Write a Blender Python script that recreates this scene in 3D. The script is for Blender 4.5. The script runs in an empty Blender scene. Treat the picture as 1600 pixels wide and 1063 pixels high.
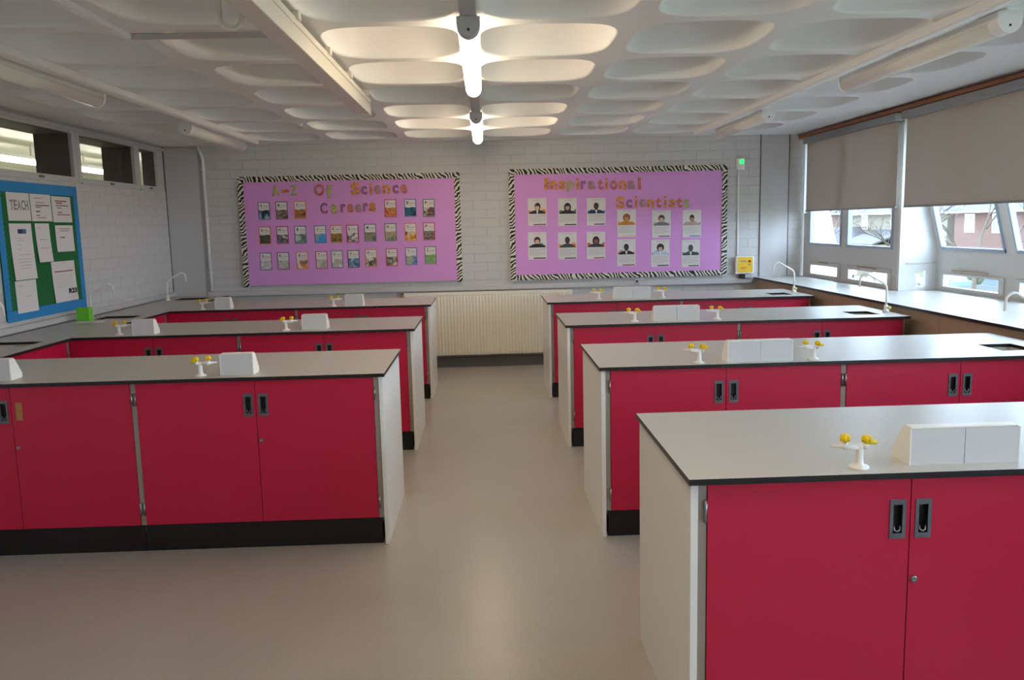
import bpy, math, random
from mathutils import Vector, Matrix
random.seed(7)
SC = bpy.context.scene
COL = SC.collection

# ------------------------------------------------------------------ camera
cam_d = bpy.data.cameras.new('camera')
cam = bpy.data.objects.new('camera', cam_d)
COL.objects.link(cam)
cam_d.sensor_fit = 'HORIZONTAL'
cam_d.sensor_width = 36.0
cam_d.lens = 36.0 * 1309.0 / 1600.0
cam_d.clip_start = 0.05
cam_d.clip_end = 600
_r = Vector((0.99921927, -0.03184612, -0.02338111))
_u = Vector((0.02750341, 0.13585754, 0.99034655))
_f = Vector((0.0283622, 0.99021642, -0.13662735))
cam.matrix_world = Matrix(((_r.x, _u.x, -_f.x, 0.0), (_r.y, _u.y, -_f.y, 0.0),
                           (_r.z, _u.z, -_f.z, 1.6203), (0, 0, 0, 1)))
SC.camera = cam

# ------------------------------------------------------------------ world, exposure
SKY_STRENGTH = 6.9
LAMP_STRENGTH = 12.0
world = bpy.data.worlds.new('overcast_sky')
SC.world = world
world.use_nodes = True
_bg = world.node_tree.nodes['Background']
_bg.inputs[0].default_value = (0.60, 0.79, 1.0, 1)
_bg.inputs[1].default_value = SKY_STRENGTH
SC.view_settings.view_transform = 'Standard'
SC.view_settings.look = 'None'
SC.view_settings.gamma = 1.0
SC.view_settings.use_curve_mapping = False
SC.view_settings.exposure = 1.12
SC.cycles.sample_clamp_indirect = 4.0
SC.cycles.caustics_reflective = False
SC.cycles.caustics_refractive = False
SC.cycles.max_bounces = 14
SC.cycles.diffuse_bounces = 7


# ------------------------------------------------------------------ materials
MATS = {}


def srgb(r, g, b):
    def c(v):
        v /= 255.0
        return v / 12.92 if v <= 0.04045 else ((v + 0.055) / 1.055) ** 2.4
    return (c(r), c(g), c(b), 1.0)


def mat(name, col, rough=0.6, metal=0.0, noise=0.0, scale=20.0, bump=0.0, spec=0.5, rnoise=0.0, coat=0.0):
    if name in MATS:
        return MATS[name]
    m = bpy.data.materials.new(name)
    m.use_nodes = True
    nt = m.node_tree
    b = nt.nodes['Principled BSDF']
    b.inputs['Base Color'].default_value = col
    b.inputs['Roughness'].default_value = rough
    b.inputs['Metallic'].default_value = metal
    b.inputs['Specular IOR Level'].default_value = spec
    if coat:
        b.inputs['Coat Weight'].default_value = coat
        b.inputs['Coat Roughness'].default_value = 0.15
    if noise or bump or rnoise:
        tc = nt.nodes.new('ShaderNodeTexCoord')
        n = nt.nodes.new('ShaderNodeTexNoise')
        n.inputs['Scale'].default_value = scale
        n.inputs['Detail'].default_value = 4
        nt.links.new(tc.outputs['Object'], n.inputs['Vector'])
        if noise:
            mx = nt.nodes.new('ShaderNodeMix')
            mx.data_type = 'RGBA'
            mx.inputs['A'].default_value = tuple(max(0, c * (1 - noise)) for c in col[:3]) + (1,)
            mx.inputs['B'].default_value = tuple(min(1, c * (1 + noise)) for c in col[:3]) + (1,)
            nt.links.new(n.outputs['Fac'], mx.inputs['Factor'])
            nt.links.new(mx.outputs['Result'], b.inputs['Base Color'])
        if rnoise:
            mr = nt.nodes.new('ShaderNodeMapRange')
            mr.inputs['To Min'].default_value = rough - rnoise
            mr.inputs['To Max'].default_value = rough + rnoise
            nt.links.new(n.outputs['Fac'], mr.inputs['Value'])
            nt.links.new(mr.outputs['Result'], b.inputs['Roughness'])
        if bump:
            bp = nt.nodes.new('ShaderNodeBump')
            bp.inputs['Strength'].default_value = bump
            bp.inputs['Distance'].default_value = 0.002
            nt.links.new(n.outputs['Fac'], bp.inputs['Height'])
            nt.links.new(bp.outputs['Normal'], b.inputs['Normal'])
    MATS[name] = m
    return m


def emis(name, col, strength):
    if name in MATS:
        return MATS[name]
    m = bpy.data.materials.new(name)
    m.use_nodes = True
    nt = m.node_tree
    nt.nodes.clear()
    o = nt.nodes.new('ShaderNodeOutputMaterial')
    e = nt.nodes.new('ShaderNodeEmission')
    e.inputs[0].default_value = col
    e.inputs[1].default_value = strength
    nt.links.new(e.outputs[0], o.inputs[0])
    MATS[name] = m
    return m


def glass_mat(name, tint=(1, 1, 1, 1), gloss=0.06):
    m = bpy.data.materials.new(name)
    m.use_nodes = True
    nt = m.node_tree
    nt.nodes.clear()
    o = nt.nodes.new('ShaderNodeOutputMaterial')
    t = nt.nodes.new('ShaderNodeBsdfTransparent')
    t.inputs[0].default_value = tint
    g = nt.nodes.new('ShaderNodeBsdfGlossy')
    g.inputs['Roughness'].default_value = 0.02
    mx = nt.nodes.new('ShaderNodeMixShader')
    mx.inputs[0].default_value = gloss
    nt.links.new(t.outputs[0], mx.inputs[1])
    nt.links.new(g.outputs[0], mx.inputs[2])
    nt.links.new(mx.outputs[0], o.inputs[0])
    MATS[name] = m
    return m


def translucent_mat(name, col, fac):
    m = bpy.data.materials.new(name)
    m.use_nodes = True
    nt = m.node_tree
    b = nt.nodes['Principled BSDF']
    b.inputs['Base Color'].default_value = col
    b.inputs['Roughness'].default_value = 0.9
    o = nt.nodes['Material Output']
    t = nt.nodes.new('ShaderNodeBsdfTranslucent')
    t.inputs[0].default_value = col
    mx = nt.nodes.new('ShaderNodeMixShader')
    mx.inputs[0].default_value = fac
    nt.links.new(b.outputs[0], mx.inputs[1])
    nt.links.new(t.outputs[0], mx.inputs[2])
    nt.links.new(mx.outputs[0], o.inputs[0])
    MATS[name] = m
    return m


def ramp_noise_mat(name, cols, scale=18.0, rough=0.6, stretch=(1, 1, 1), dist=0.5):
    """print-like blotches of several flat colours"""
    if name in MATS:
        return MATS[name]
    m = bpy.data.materials.new(name)
    m.use_nodes = True
    nt = m.node_tree
    b = nt.nodes['Principled BSDF']
    b.inputs['Roughness'].default_value = rough
    tc = nt.nodes.new('ShaderNodeTexCoord')
    mp = nt.nodes.new('ShaderNodeMapping')
    mp.inputs['Scale'].default_value = stretch
    mp.inputs['Location'].default_value = (random.random() * 9, random.random() * 9, random.random() * 9)
    n = nt.nodes.new('ShaderNodeTexNoise')
    n.inputs['Scale'].default_value = scale
    n.inputs['Distortion'].default_value = dist
    r = nt.nodes.new('ShaderNodeValToRGB')
    el = r.color_ramp.elements
    k = len(cols)
    while len(el) < k:
        el.new(0.5)
    for i, c in enumerate(cols):
        el[i].position = 0.34 + 0.32 * i / max(1, k - 1)
        el[i].color = c
    nt.links.new(tc.outputs['Object'], mp.inputs['Vector'])
    nt.links.new(mp.outputs['Vector'], n.inputs['Vector'])
    nt.links.new(n.outputs['Fac'], r.inputs['Fac'])
    nt.links.new(r.outputs['Color'], b.inputs['Base Color'])
    MATS[name] = m
    return m


def zebra_mat():
    m = bpy.data.materials.new('zebra_print')
    m.use_nodes = True
    nt = m.node_tree
    b = nt.nodes['Principled BSDF']
    b.inputs['Roughness'].default_value = 0.6
    tc = nt.nodes.new('ShaderNodeTexCoord')
    mp = nt.nodes.new('ShaderNodeMapping')
    mp.inputs['Rotation'].default_value = (0, 0.62, 0)
    w = nt.nodes.new('ShaderNodeTexWave')
    w.wave_type = 'BANDS'
    w.bands_direction = 'X'
    w.inputs['Scale'].default_value = 8.5
    w.inputs['Distortion'].default_value = 11.0
    w.inputs['Detail'].default_value = 2.0
    w.inputs['Detail Scale'].default_value = 0.9
    r = nt.nodes.new('ShaderNodeValToRGB')
    r.color_ramp.interpolation = 'CONSTANT'
    r.color_ramp.elements[0].color = srgb(24, 22, 22)
    r.color_ramp.elements[1].position = 0.5
    r.color_ramp.elements[1].color = srgb(226, 219, 203)
    nt.links.new(tc.outputs['Object'], mp.inputs['Vector'])
    nt.links.new(mp.outputs['Vector'], w.inputs['Vector'])
    nt.links.new(w.outputs['Fac'], r.inputs['Fac'])
    nt.links.new(r.outputs['Color'], b.inputs['Base Color'])
    MATS['zebra_print'] = m
    return m


def floor_mat():
    m = bpy.data.materials.new('vinyl_floor')
    m.use_nodes = True
    nt = m.node_tree
    b = nt.nodes['Principled BSDF']
    tc = nt.nodes.new('ShaderNodeTexCoord')
    n1 = nt.nodes.new('ShaderNodeTexNoise')
    n1.inputs['Scale'].default_value = 120
    n1.inputs['Detail'].default_value = 2
    n2 = nt.nodes.new('ShaderNodeTexNoise')
    n2.inputs['Scale'].default_value = 1.3
    n2.inputs['Detail'].default_value = 5
    n2.inputs['Distortion'].default_value = 0.6
    for n in (n1, n2):
        nt.links.new(tc.outputs['Object'], n.inputs['Vector'])
    m1 = nt.nodes.new('ShaderNodeMix')
    m1.data_type = 'RGBA'
    m1.inputs['A'].default_value = srgb(160, 154, 146)
    m1.inputs['B'].default_value = srgb(192, 186, 177)
    nt.links.new(n1.outputs['Fac'], m1.inputs['Factor'])
    m2 = nt.nodes.new('ShaderNodeMix')
    m2.data_type = 'RGBA'
    m2.blend_type = 'MULTIPLY'
    m2.inputs['Factor'].default_value = 1.0
    r = nt.nodes.new('ShaderNodeMapRange')
    r.inputs['From Min'].default_value = 0.3
    r.inputs['From Max'].default_value = 0.7
    r.inputs['To Min'].default_value = 0.88
    r.inputs['To Max'].default_value = 1.0
    nt.links.new(n2.outputs['Fac'], r.inputs['Value'])
    nt.links.new(m1.outputs['Result'], m2.inputs['A'])
    nt.links.new(r.outputs['Result'], m2.inputs['B'])
    nt.links.new(m2.outputs['Result'], b.inputs['Base Color'])
    r2 = nt.nodes.new('ShaderNodeMapRange')
    r2.inputs['To Min'].default_value = 0.276
    r2.inputs['To Max'].default_value = 0.31
    nt.links.new(n2.outputs['Fac'], r2.inputs['Value'])
    nt.links.new(r2.outputs['Result'], b.inputs['Roughness'])
    b.inputs['Specular IOR Level'].default_value = 0.35
    MATS['floor'] = m
    return m


floor_mat()
zebra_mat()
glass_mat('glass')
glass_mat('green_plastic', (0.30, 0.72, 0.12, 1), 0.10)
translucent_mat('blind_fabric', srgb(176, 165, 155), 0.018)
mat('wall_paint', srgb(204, 201, 198), 0.55, noise=0.03, scale=6, bump=0.25)
mat('mortar_paint', srgb(196, 193, 190), 0.6)
mat('smooth_paint', srgb(196, 193, 192), 0.5, noise=0.02, scale=4)
mat('ceiling_paint', srgb(238, 237, 235), 0.6, noise=0.02, scale=3)
mat('white_metal', srgb(240, 238, 235), 0.4)
mat('grey_metal', srgb(184, 182, 183), 0.45)
mat('cream_plastic', srgb(226, 220, 205), 0.35)
mat('lamp_off', srgb(240, 235, 224), 0.25)
emis('lamp_on', (1.0, 0.82, 0.58, 1), LAMP_STRENGTH)
emis('corridor_lamp', (1.0, 0.97, 0.86, 1), 20.0)
emis('green_light', (0.02, 1.0, 0.12, 1), 1.2)
mat('pink_laminate', srgb(192, 20, 62), 0.38, noise=0.02, scale=3, bump=0.03)
mat('pink_edge', srgb(150, 22, 48), 0.5)
mat('white_laminate', srgb(236, 233, 226), 0.35, noise=0.015, scale=5)
mat('grey_stile', srgb(150, 138, 128), 0.5)
mat('black_plinth', srgb(16, 15, 16), 0.5)
mat('worktop', srgb(192, 188, 181), 0.34, noise=0.03, scale=160, rnoise=0.03, spec=0.5)
mat('black_core', srgb(26, 26, 28), 0.35)
mat('beige_panel', srgb(172, 150, 128), 0.55, noise=0.03, scale=5)
mat('steel', srgb(150, 150, 152), 0.3, metal=0.9)
mat('dark_steel', srgb(104, 108, 113), 0.42, metal=0.35)
mat('cup_dark', srgb(30, 31, 33), 0.35, metal=0.3)
mat('bare_wood', srgb(176, 128, 72), 0.7, noise=0.2, scale=60)
mat('white_plastic', srgb(240, 238, 232), 0.3)
mat('socket_white', srgb(212, 210, 208), 0.4)
mat('yellow_plastic', srgb(240, 205, 20), 0.4)
mat('yellow_panel', srgb(245, 196, 30), 0.45)
mat('red_plastic', srgb(190, 30, 30), 0.4)
mat('sink_ceramic', srgb(205, 198, 188), 0.35)
mat('radiator_cream', srgb(242, 236, 219), 0.4)
mat('skirting_grey', srgb(96, 95, 96), 0.5)
mat('timber_trim', srgb(150, 92, 52), 0.55, noise=0.25, scale=14)
mat('dark_lining', srgb(52, 44, 38), 0.6, noise=0.2, scale=8)
mat('frame_white', srgb(212, 211, 211), 0.4)
mat('casement_grey', srgb(150, 166, 186), 0.35)
mat('frame_grey', srgb(196, 194, 192), 0.45)
mat('blind_rail', srgb(140, 140, 140), 0.5)
mat('purple_paper', srgb(222, 154, 220), 0.55, noise=0.05, scale=2.5, bump=0.4)
mat('green_felt', srgb(26, 104, 52), 0.9, noise=0.08, scale=60)
mat('blue_card', srgb(36, 134, 196), 0.6)
mat('paper', srgb(226, 220, 216), 0.7)
mat('print_grey', srgb(150, 144, 142), 0.8)
mat('print_pale', srgb(186, 181, 179), 0.8)
mat('print_red', srgb(150, 70, 72), 0.8)
mat('print_dark', srgb(60, 54, 56), 0.8)
mat('print_black', srgb(25, 25, 26), 0.8)
mat('brass', srgb(170, 140, 80), 0.35, metal=0.8)


# ------------------------------------------------------------------ mesh helpers
class MB:
    def __init__(s):
        s.v = []
        s.f = []
        s.m = []
        s.sm = []

    def face(s, idx, m=0, smooth=False):
        s.f.append(tuple(idx))
        s.m.append(m)
        s.sm.append(smooth)

    def quad(s, pts, m=0):
        b = len(s.v)
        s.v += [tuple(p) for p in pts]
        s.face(range(b, b + len(pts)), m)
        return s

    def box(s, x0, x1, y0, y1, z0, z1, m=0, bev=0.0):
        if bev <= 0:
            b = len(s.v)
            s.v += [(x0, y0, z0), (x1, y0, z0), (x1, y1, z0), (x0, y1, z0), (x0, y0, z1), (x1, y0, z1), (x1, y1, z1), (x0, y1, z1)]
            for q in ((0, 3, 2, 1), (4, 5, 6, 7), (0, 1, 5, 4), (1, 2, 6, 5), (2, 3, 7, 6), (3, 0, 4, 7)):
                s.face([b + i for i in q], m)
            return s
        # chamfered box: 24 verts
        e = min(bev, (x1 - x0) * .49, (y1 - y0) * .49, (z1 - z0) * .49)
        X = (x0, x1)
        Y = (y0, y1)
        Z = (z0, z1)
        b = len(s.v)
        ix = {}
        for i in (0, 1):
            for j in (0, 1):
                for k in (0, 1):
                    sx, sy, sz = (1 - 2 * i) * e, (1 - 2 * j) * e, (1 - 2 * k) * e
                    for ax in range(3):
                        p = [X[i] + (0 if ax == 0 else sx), Y[j] + (0 if ax == 1 else sy), Z[k] + (0 if ax == 2 else sz)]
                        ix[(i, j, k, ax)] = len(s.v)
                        s.v.append(tuple(p))
        I = lambda i, j, k, a: ix[(i, j, k, a)]
        s.face([I(0, 0, 0, 0), I(0, 0, 1, 0), I(0, 1, 1, 0), I(0, 1, 0, 0)], m)
        s.face([I(1, 0, 0, 0), I(1, 1, 0, 0), I(1, 1, 1, 0), I(1, 0, 1, 0)], m)
        s.face([I(0, 0, 0, 1), I(1, 0, 0, 1), I(1, 0, 1, 1), I(0, 0, 1, 1)], m)
        s.face([I(0, 1, 0, 1), I(0, 1, 1, 1), I(1, 1, 1, 1), I(1, 1, 0, 1)], m)
        s.face([I(0, 0, 0, 2), I(0, 1, 0, 2), I(1, 1, 0, 2), I(1, 0, 0, 2)], m)
        s.face([I(0, 0, 1, 2), I(1, 0, 1, 2), I(1, 1, 1, 2), I(0, 1, 1, 2)], m)
        for i in (0, 1):
            for j in (0, 1):
                s.face([I(i, j, 0, 0), I(i, j, 1, 0), I(i, j, 1, 1), I(i, j, 0, 1)], m)
                s.face([I(i, 0, j, 0), I(i, 1, j, 0), I(i, 1, j, 2), I(i, 0, j, 2)], m)
                s.face([I(0, i, j, 1), I(1, i, j, 1), I(1, i, j, 2), I(0, i, j, 2)], m)
                for k in (0, 1):
                    s.face([I(i, j, k, 0), I(i, j, k, 1), I(i, j, k, 2)], m)
        return s

    def tube(s, pts, rad, n=10, m=0, cap=True):
        pts = [Vector(p) for p in pts]
        rs = rad if isinstance(rad, (list, tuple)) else [rad] * len(pts)
        rings = []
        ref = None
        for i, p in enumerate(pts):
            a = pts[max(0, i - 1)]
            c = pts[min(len(pts) - 1, i + 1)]
            t = (c - a).normalized()
            if ref is None:
                ref = Vector((0, 0, 1)) if abs(t.z) < 0.9 else Vector((0, 1, 0))
            u = (ref - t * ref.dot(t)).normalized()
            w = t.cross(u)
            ref = u
            b = len(s.v)
            for k in range(n):
                an = 2 * math.pi * k / n
                s.v.append(tuple(p + (u * math.cos(an) + w * math.sin(an)) * rs[i]))
            rings.append(b)
        for i in range(len(rings) - 1):
            for k in range(n):
                s.face([rings[i] + k, rings[i] + (k + 1) % n, rings[i + 1] + (k + 1) % n, rings[i + 1] + k], m, True)
        if cap:
            s.face([rings[0] + k for k in range(n)][::-1], m)
            s.face([rings[-1] + k for k in range(n)], m)
        return s

    def lathe(s, prof, c=(0, 0, 0), n=16, m=0, axis='z', sq=1.0):
        b = len(s.v)
        for (r, h) in prof:
            for k in range(n):
                a = 2 * math.pi * k / n
                p = (r * math.cos(a), r * math.sin(a) * sq, h)
                if axis == 'y':
                    p = (p[0], p[2], p[1])
                elif axis == 'x':
                    p = (p[2], p[0], p[1])
                s.v.append((c[0] + p[0], c[1] + p[1], c[2] + p[2]))
        for i in range(len(prof) - 1):
            for k in range(n):
                s.face([b + i * n + k, b + i * n + (k + 1) % n, b + (i + 1) * n + (k + 1) % n, b + (i + 1) * n + k], m, True)
        s.face([b + k for k in range(n)][::-1], m)
        s.face([b + (len(prof) - 1) * n + k for k in range(n)], m)
        return s

    def prism(s, poly, a0, a1, plane='yz', m=0, m_cap=None):
        """extrude a closed polygon; plane 'yz' extrudes along x, 'xz' along y, 'xy' along z"""
        def P(p, a):
            return {'yz': (a, p[0], p[1]), 'xz': (p[0], a, p[1]), 'xy': (p[0], p[1], a)}[plane]
        n = len(poly)
        b = len(s.v)
        s.v += [P(p, a0) for p in poly] + [P(p, a1) for p in poly]
        mc = m if m_cap is None else m_cap
        s.face([b + i for i in range(n)][::-1], mc)
        s.face([b + n + i for i in range(n)], mc)
        for i in range(n):
            s.face([b + i, b + (i + 1) % n, b + n + (i + 1) % n, b + n + i], m)
        return s

    def cells(s, us, vs, keep, w0, w1, plane='xy', m_face=0, m_side=1):
        """slab from grid cells with real holes; keep(i,j)->bool"""
        def P(u, v, w):
            return {'xy': (u, v, w), 'xz': (u, w, v), 'yz': (w, u, v)}[plane]
        nu, nv = len(us) - 1, len(vs) - 1
        K = lambda i, j: 0 <= i < nu and 0 <= j < nv and keep(i, j)
        for i in range(nu):
            for j in range(nv):
                if not K(i, j):
                    continue
                u0, u1, v0, v1 = us[i], us[i + 1], vs[j], vs[j + 1]
                s.quad([P(u0, v0, w1), P(u1, v0, w1), P(u1, v1, w1), P(u0, v1, w1)], m_face)
                s.quad([P(u0, v1, w0), P(u1, v1, w0), P(u1, v0, w0), P(u0, v0, w0)], m_face)
                if not K(i - 1, j):
                    s.quad([P(u0, v0, w0), P(u0, v0, w1), P(u0, v1, w1), P(u0, v1, w0)], m_side)
                if not K(i + 1, j):
                    s.quad([P(u1, v1, w0), P(u1, v1, w1), P(u1, v0, w1), P(u1, v0, w0)], m_side)
                if not K(i, j - 1):
                    s.quad([P(u1, v0, w0), P(u1, v0, w1), P(u0, v0, w1), P(u0, v0, w0)], m_side)
                if not K(i, j + 1):
                    s.quad([P(u0, v1, w0), P(u0, v1, w1), P(u1, v1, w1), P(u1, v1, w0)], m_side)
        return s

    def mesh(s, name, mats):
        me = bpy.data.meshes.new(name)
        me.from_pydata(s.v, [], s.f)
        for m in ([mats] if isinstance(mats, str) else mats):
            me.materials.append(MATS[m])
        me.polygons.foreach_set('material_index', s.m)
        me.polygons.foreach_set('use_smooth', s.sm)
        me.update()
        return me

    def build(s, name, mats, parent=None, loc=(0, 0, 0), rz=0.0):
        return link(name, s.mesh(name, mats), parent, loc, rz)


def link(name, me, parent=None, loc=(0, 0, 0), rz=0.0):
    o = bpy.data.objects.new(name, me)
    COL.objects.link(o)
    o.location = loc
    o.rotation_euler = (0, 0, rz)
    if parent is not None:
        o.parent = parent
    return o


def tag(o, label, cat, group=None):
    o['label'] = label
    o['category'] = cat
    if group:
        o['group'] = group
    return o


def thing(name, label, cat, loc=(0, 0, 0), rz=0.0, group=None):
    return tag(link(name, None, None, loc, rz), label, cat, group)


def struct(o, label=None):
    o['kind'] = 'structure'
    if label:
        o['label'] = label
    return o


def copy_tree(o, loc, rz=None, label=None, group=None):
    c = o.copy()
    COL.objects.link(c)
    c.location = loc
    if rz is not None:
        c.rotation_euler = (0, 0, rz)
    if label:
        c['label'] = label
    if group:
        c['group'] = group
    for ch in o.children:
        k = ch.copy()
        COL.objects.link(k)
        k.parent = c
        for g in ch.children:
            h = g.copy()
            COL.objects.link(h)
            h.parent = k
    return c


def bezier_path(pts, n=6, rmax=0.035):
    """round the corners of a polyline"""
    pts = [Vector(p) for p in pts]
    out = [pts[0]]
    for i in range(1, len(pts) - 1):
        a, b, c = pts[i - 1], pts[i], pts[i + 1]
        d = min((b - a).length * 0.45, (c - b).length * 0.45, rmax)
        p = b + (a - b).normalized() * d
        q = b + (c - b).normalized() * d
        for k in range(n + 1):
            t = k / n
            out.append(p * (1 - t) ** 2 + b * 2 * t * (1 - t) + q * t * t)
    out.append(pts[-1])
    return out


def text_mesh(name, ch, w, h, mats, depth=0.001, bold=0.0):
    """a glyph fitted to a w x h box, standing in the xz plane and facing -y, centred at the origin"""
    cu = bpy.data.curves.new(name, 'FONT')
    cu.body = ch
    cu.size = 1.0
    cu.offset = bold
    cu.extrude = 0.0
    cu.resolution_u = 4
    o = bpy.data.objects.new(name, cu)
    COL.objects.link(o)
    dg = bpy.context.evaluated_depsgraph_get()
    me0 = bpy.data.meshes.new_from_object(o.evaluated_get(dg))
    vs = [tuple(v.co) for v in me0.vertices]
    fs = [tuple(p.vertices) for p in me0.polygons]
    bpy.data.objects.remove(o)
    bpy.data.curves.remove(cu)
    bpy.data.meshes.remove(me0)
    x0 = min(v[0] for v in vs)
    x1 = max(v[0] for v in vs)
    y0 = min(v[1] for v in vs)
    y1 = max(v[1] for v in vs)
    sx = w / max(1e-6, x1 - x0)
    sy = h / max(1e-6, y1 - y0)
    b = MB()
    n = len(vs)
    b.v = [((v[0] - (x0 + x1) / 2) * sx, -depth, (v[1] - (y0 + y1) / 2) * sy) for v in vs]
    b.v += [(p[0], 0.0, p[2]) for p in b.v[:n]]
    cnt = {}
    for f in fs:
        b.face(f, 0)
        for i in range(len(f)):
            e = (f[i], f[(i + 1) % len(f)])
            cnt[e] = 1
    for (a, c) in list(cnt):
        if (c, a) not in cnt:
            b.face([c, a, a + n, c + n], 0)
    return b.mesh(name, mats)


# ================================================================== SETTING
XL, XR, YB, YF, ZC = -3.55, 3.66, 9.62, -4.5, 2.56

# ---- floor
b = MB()
b.quad([(XL - .3, YF, 0), (4.1, YF, 0), (4.1, YB + .05, 0), (XL - .3, YB + .05, 0)])
struct(b.build('floor', 'floor'), 'grey speckled sheet vinyl floor')

# ---- bricks
BRICK = MB().box(0, 1, 0, 0.012, 0, 1, 0, 0.0).mesh('brick', 'wall_paint')
_bb = MB()
_c = 0.0022
_bb.v = [(0, .012, 0), (1, .012, 0), (1, .012, 1), (0, .012, 1), (.012, 0, .03), (.988, 0, .03), (.988, 0, .97), (.012, 0, .97)]
for q in ((4, 5, 6, 7), (0, 1, 5, 4), (1, 2, 6, 5), (2, 3, 7, 6), (3, 0, 4, 7)):
    _bb.face(q)
BRICK = _bb.mesh('brick', 'wall_paint')
BL, BH, BJ = 0.30, 0.10, 0.005


def lay_bricks(parent, u0, u1, z0, z1, place, single, off=0.0):
    """running bond over u0..u1, z0..z1; single(u0,u1,z0,z1) -> build as its own piece, None -> leave out"""
    rest = MB()
    k0 = int(math.floor(z0 / BH))
    for k in range(k0, int(math.ceil(z1 / BH))):
        za, zb = max(z0, k * BH), min(z1, (k + 1) * BH - BJ)
        if zb - za < 0.015:
            continue
        u = u0 - BL + ((k % 2) * 0.5 * BL + off) % BL
        while u < u1:
            a, c = max(u0, u), min(u1, u + BL - BJ)
            u += BL
            if c - a < 0.02:
                continue
            how = single(a, c, za, zb)
            if how is None:
                continue
            M = place(a, za) @ Matrix.Diagonal((c - a, 1, zb - za, 1))
            if how:
                o = bpy.data.objects.new('brick', BRICK)
                COL.objects.link(o)
                o.parent = parent
                o.matrix_local = M
            else:
                base = len(rest.v)
                rest.v += [tuple(M @ v.co) for v in BRICK.vertices]
                for p in BRICK.polygons:
                    rest.face([base + i for i in p.vertices])
    if rest.f:
        o = rest.build('brickwork', 'wall_paint', parent)
        o['kind'] = 'stuff'


# ---- back wall
b = MB()
b.box(XL - .03, XR + .04, YB - .0005, YB + .25, -0.1, ZC + .35)
wall_back = struct(b.build('wall_back', 'mortar_paint'), 'painted grey brick wall at the end of the room')
BOARDS = [(-2.735, -0.275, 0.985, 2.215), (0.28, 2.76, 0.985, 2.235)]


def back_single(a, c, za, zb):
    for (x0, x1, z0, z1) in BOARDS:
        if a > x0 and c < x1 and za > z0 and zb < z1:
            return False
    return zb > 0.93
lay_bricks(wall_back, -3.13, 3.15, 0.0, ZC, lambda u, z: Matrix.Translation((u, YB - .004, z)), back_single)
lay_bricks(wall_back, 3.475, 3.64, 0.9, ZC, lambda u, z: Matrix.Translation((u, YB - .004, z)), back_single)
MB().box(-3.54, -3.17, YB - .03, YB + .01, 0, ZC, 0, .004).build('column', 'smooth_paint', wall_back)
MB().box(3.152, 3.472, YB - .014, YB + .01, 0.9, ZC, 0, .003).build('cover_panel', 'smooth_paint', wall_back)
mat('joint_dark', srgb(96, 96, 100), 0.8)
for jx in (3.146, 3.473):
    MB().box(jx, jx + .007, YB - .0155, YB, 0.9, ZC).build('panel_joint', 'joint_dark', wall_back)
MB().box(-3.552, -3.541, YB - .034, YB, 0.9, ZC).build('panel_joint', 'joint_dark', wall_back)
struct(MB().box(-2.9, 3.1, YB - .035, YB - .004, 0, .115, 0, .004).build('baseboard_back', 'skirting_grey'), 'dark grey skirting under the radiator')

# ---- left wall with clerestory
WZ0, WZ1 = 2.115, 2.49
OPEN = [(8.92, 9.385), (7.64, 8.79), (6.355, 7.50), (5.07, 6.215), (3.785, 4.93), (2.5, 3.645), (1.215, 2.36)]
b = MB()
b.box(XL - .25, XL + .0015, YF, YB + .02, -0.1, WZ0 - .04)
b.box(XL - .25, XL, YF, YB + .02, WZ1 + .02, ZC + .35)
b.box(XL - .15, XL, 9.44, YB + .02, WZ0 - .04, WZ1 + .02)
b.box(XL - .25, XL, YF, 1.16, WZ0 - .04, WZ1 + .02)
wall_left = struct(b.build('wall_left', 'mortar_paint'), 'painted grey brick side wall below the clerestory')
cnt_left = [0]


def left_single(a, c, za, zb):
    y0, y1 = a, c
    if zb > WZ0 - .06 and False:
        return None
    if y0 > 6.4 and y1 < 7.4 and za > 1.05 and zb < 1.98:
        return False
    return zb > 0.9 and y1 > 5.6


lay_bricks(wall_left, YF, YB - .03, 0.0, WZ0 - .05,
           lambda u, z: Matrix.Translation((XL + .004, u, z)) @ Matrix.Rotation(math.pi / 2, 4, 'Z') @ Matrix.Identity(4),
           left_single)
for i, (y0, y1) in enumerate(OPEN):
    f = MB()
    t = 0.05
    f.box(XL - .02, XL + .012, y0 - .065, y0, WZ0 - .04, WZ1 + .02)
    if i == 0:
        f.box(XL - .02, XL + .012, y1, y1 + .055, WZ0 - .04, WZ1 + .02)
    else:
        f.box(XL - .02, XL + .012, y1, y1 + .065, WZ0 - .04, WZ1 + .02)
    f.box(XL - .02, XL + .012, y0, y1, WZ1, WZ1 + .02)
    f.box(XL - .02, XL + .012, y0, y1, WZ0 - .04, WZ0)
    f.box(XL, XL + .022, y0 - .02, y1 + .02, WZ0 - .052, WZ0 - .034)
    w = struct(f.build('window_%d' % (i + 1), 'frame_grey'), 'clerestory window with pale frame high in the side wall')
    MB().box(XL - .012, XL - .008, y0, y1, WZ0, WZ1).build('pane', 'glass', w)
    MB().box(XL + .012, XL + .03, (y0 + y1) / 2 - .03, (y0 + y1) / 2 + .03, WZ0 - .035, WZ0 - .015, 0, .004).build('catch', 'dark_steel', w)
    l = MB()
    d = 0.15 if i == 0 else 0.31
    l.box(XL - d, XL - .02, y1 - .004, y1 + .02, WZ0, WZ1 + .0)
    l.box(XL - d, XL - .02, y0 - .02, y0 + .004, WZ0, WZ1 + .0)
    l.box(XL - d, XL - .02, y0, y1, WZ1 - .004, WZ1 + .02)
    l.box(XL - d, XL - .02, y0, y1, WZ0 - .03, WZ0)
    l.build('reveal', 'dark_lining', w)
struct(MB().box(XL, XL + .03, YF, YB - .03, WZ1 + .02, WZ1 + .05, 0, .004).build('trim_1', 'frame_grey'), 'pale timber rail above the clerestory')

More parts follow.
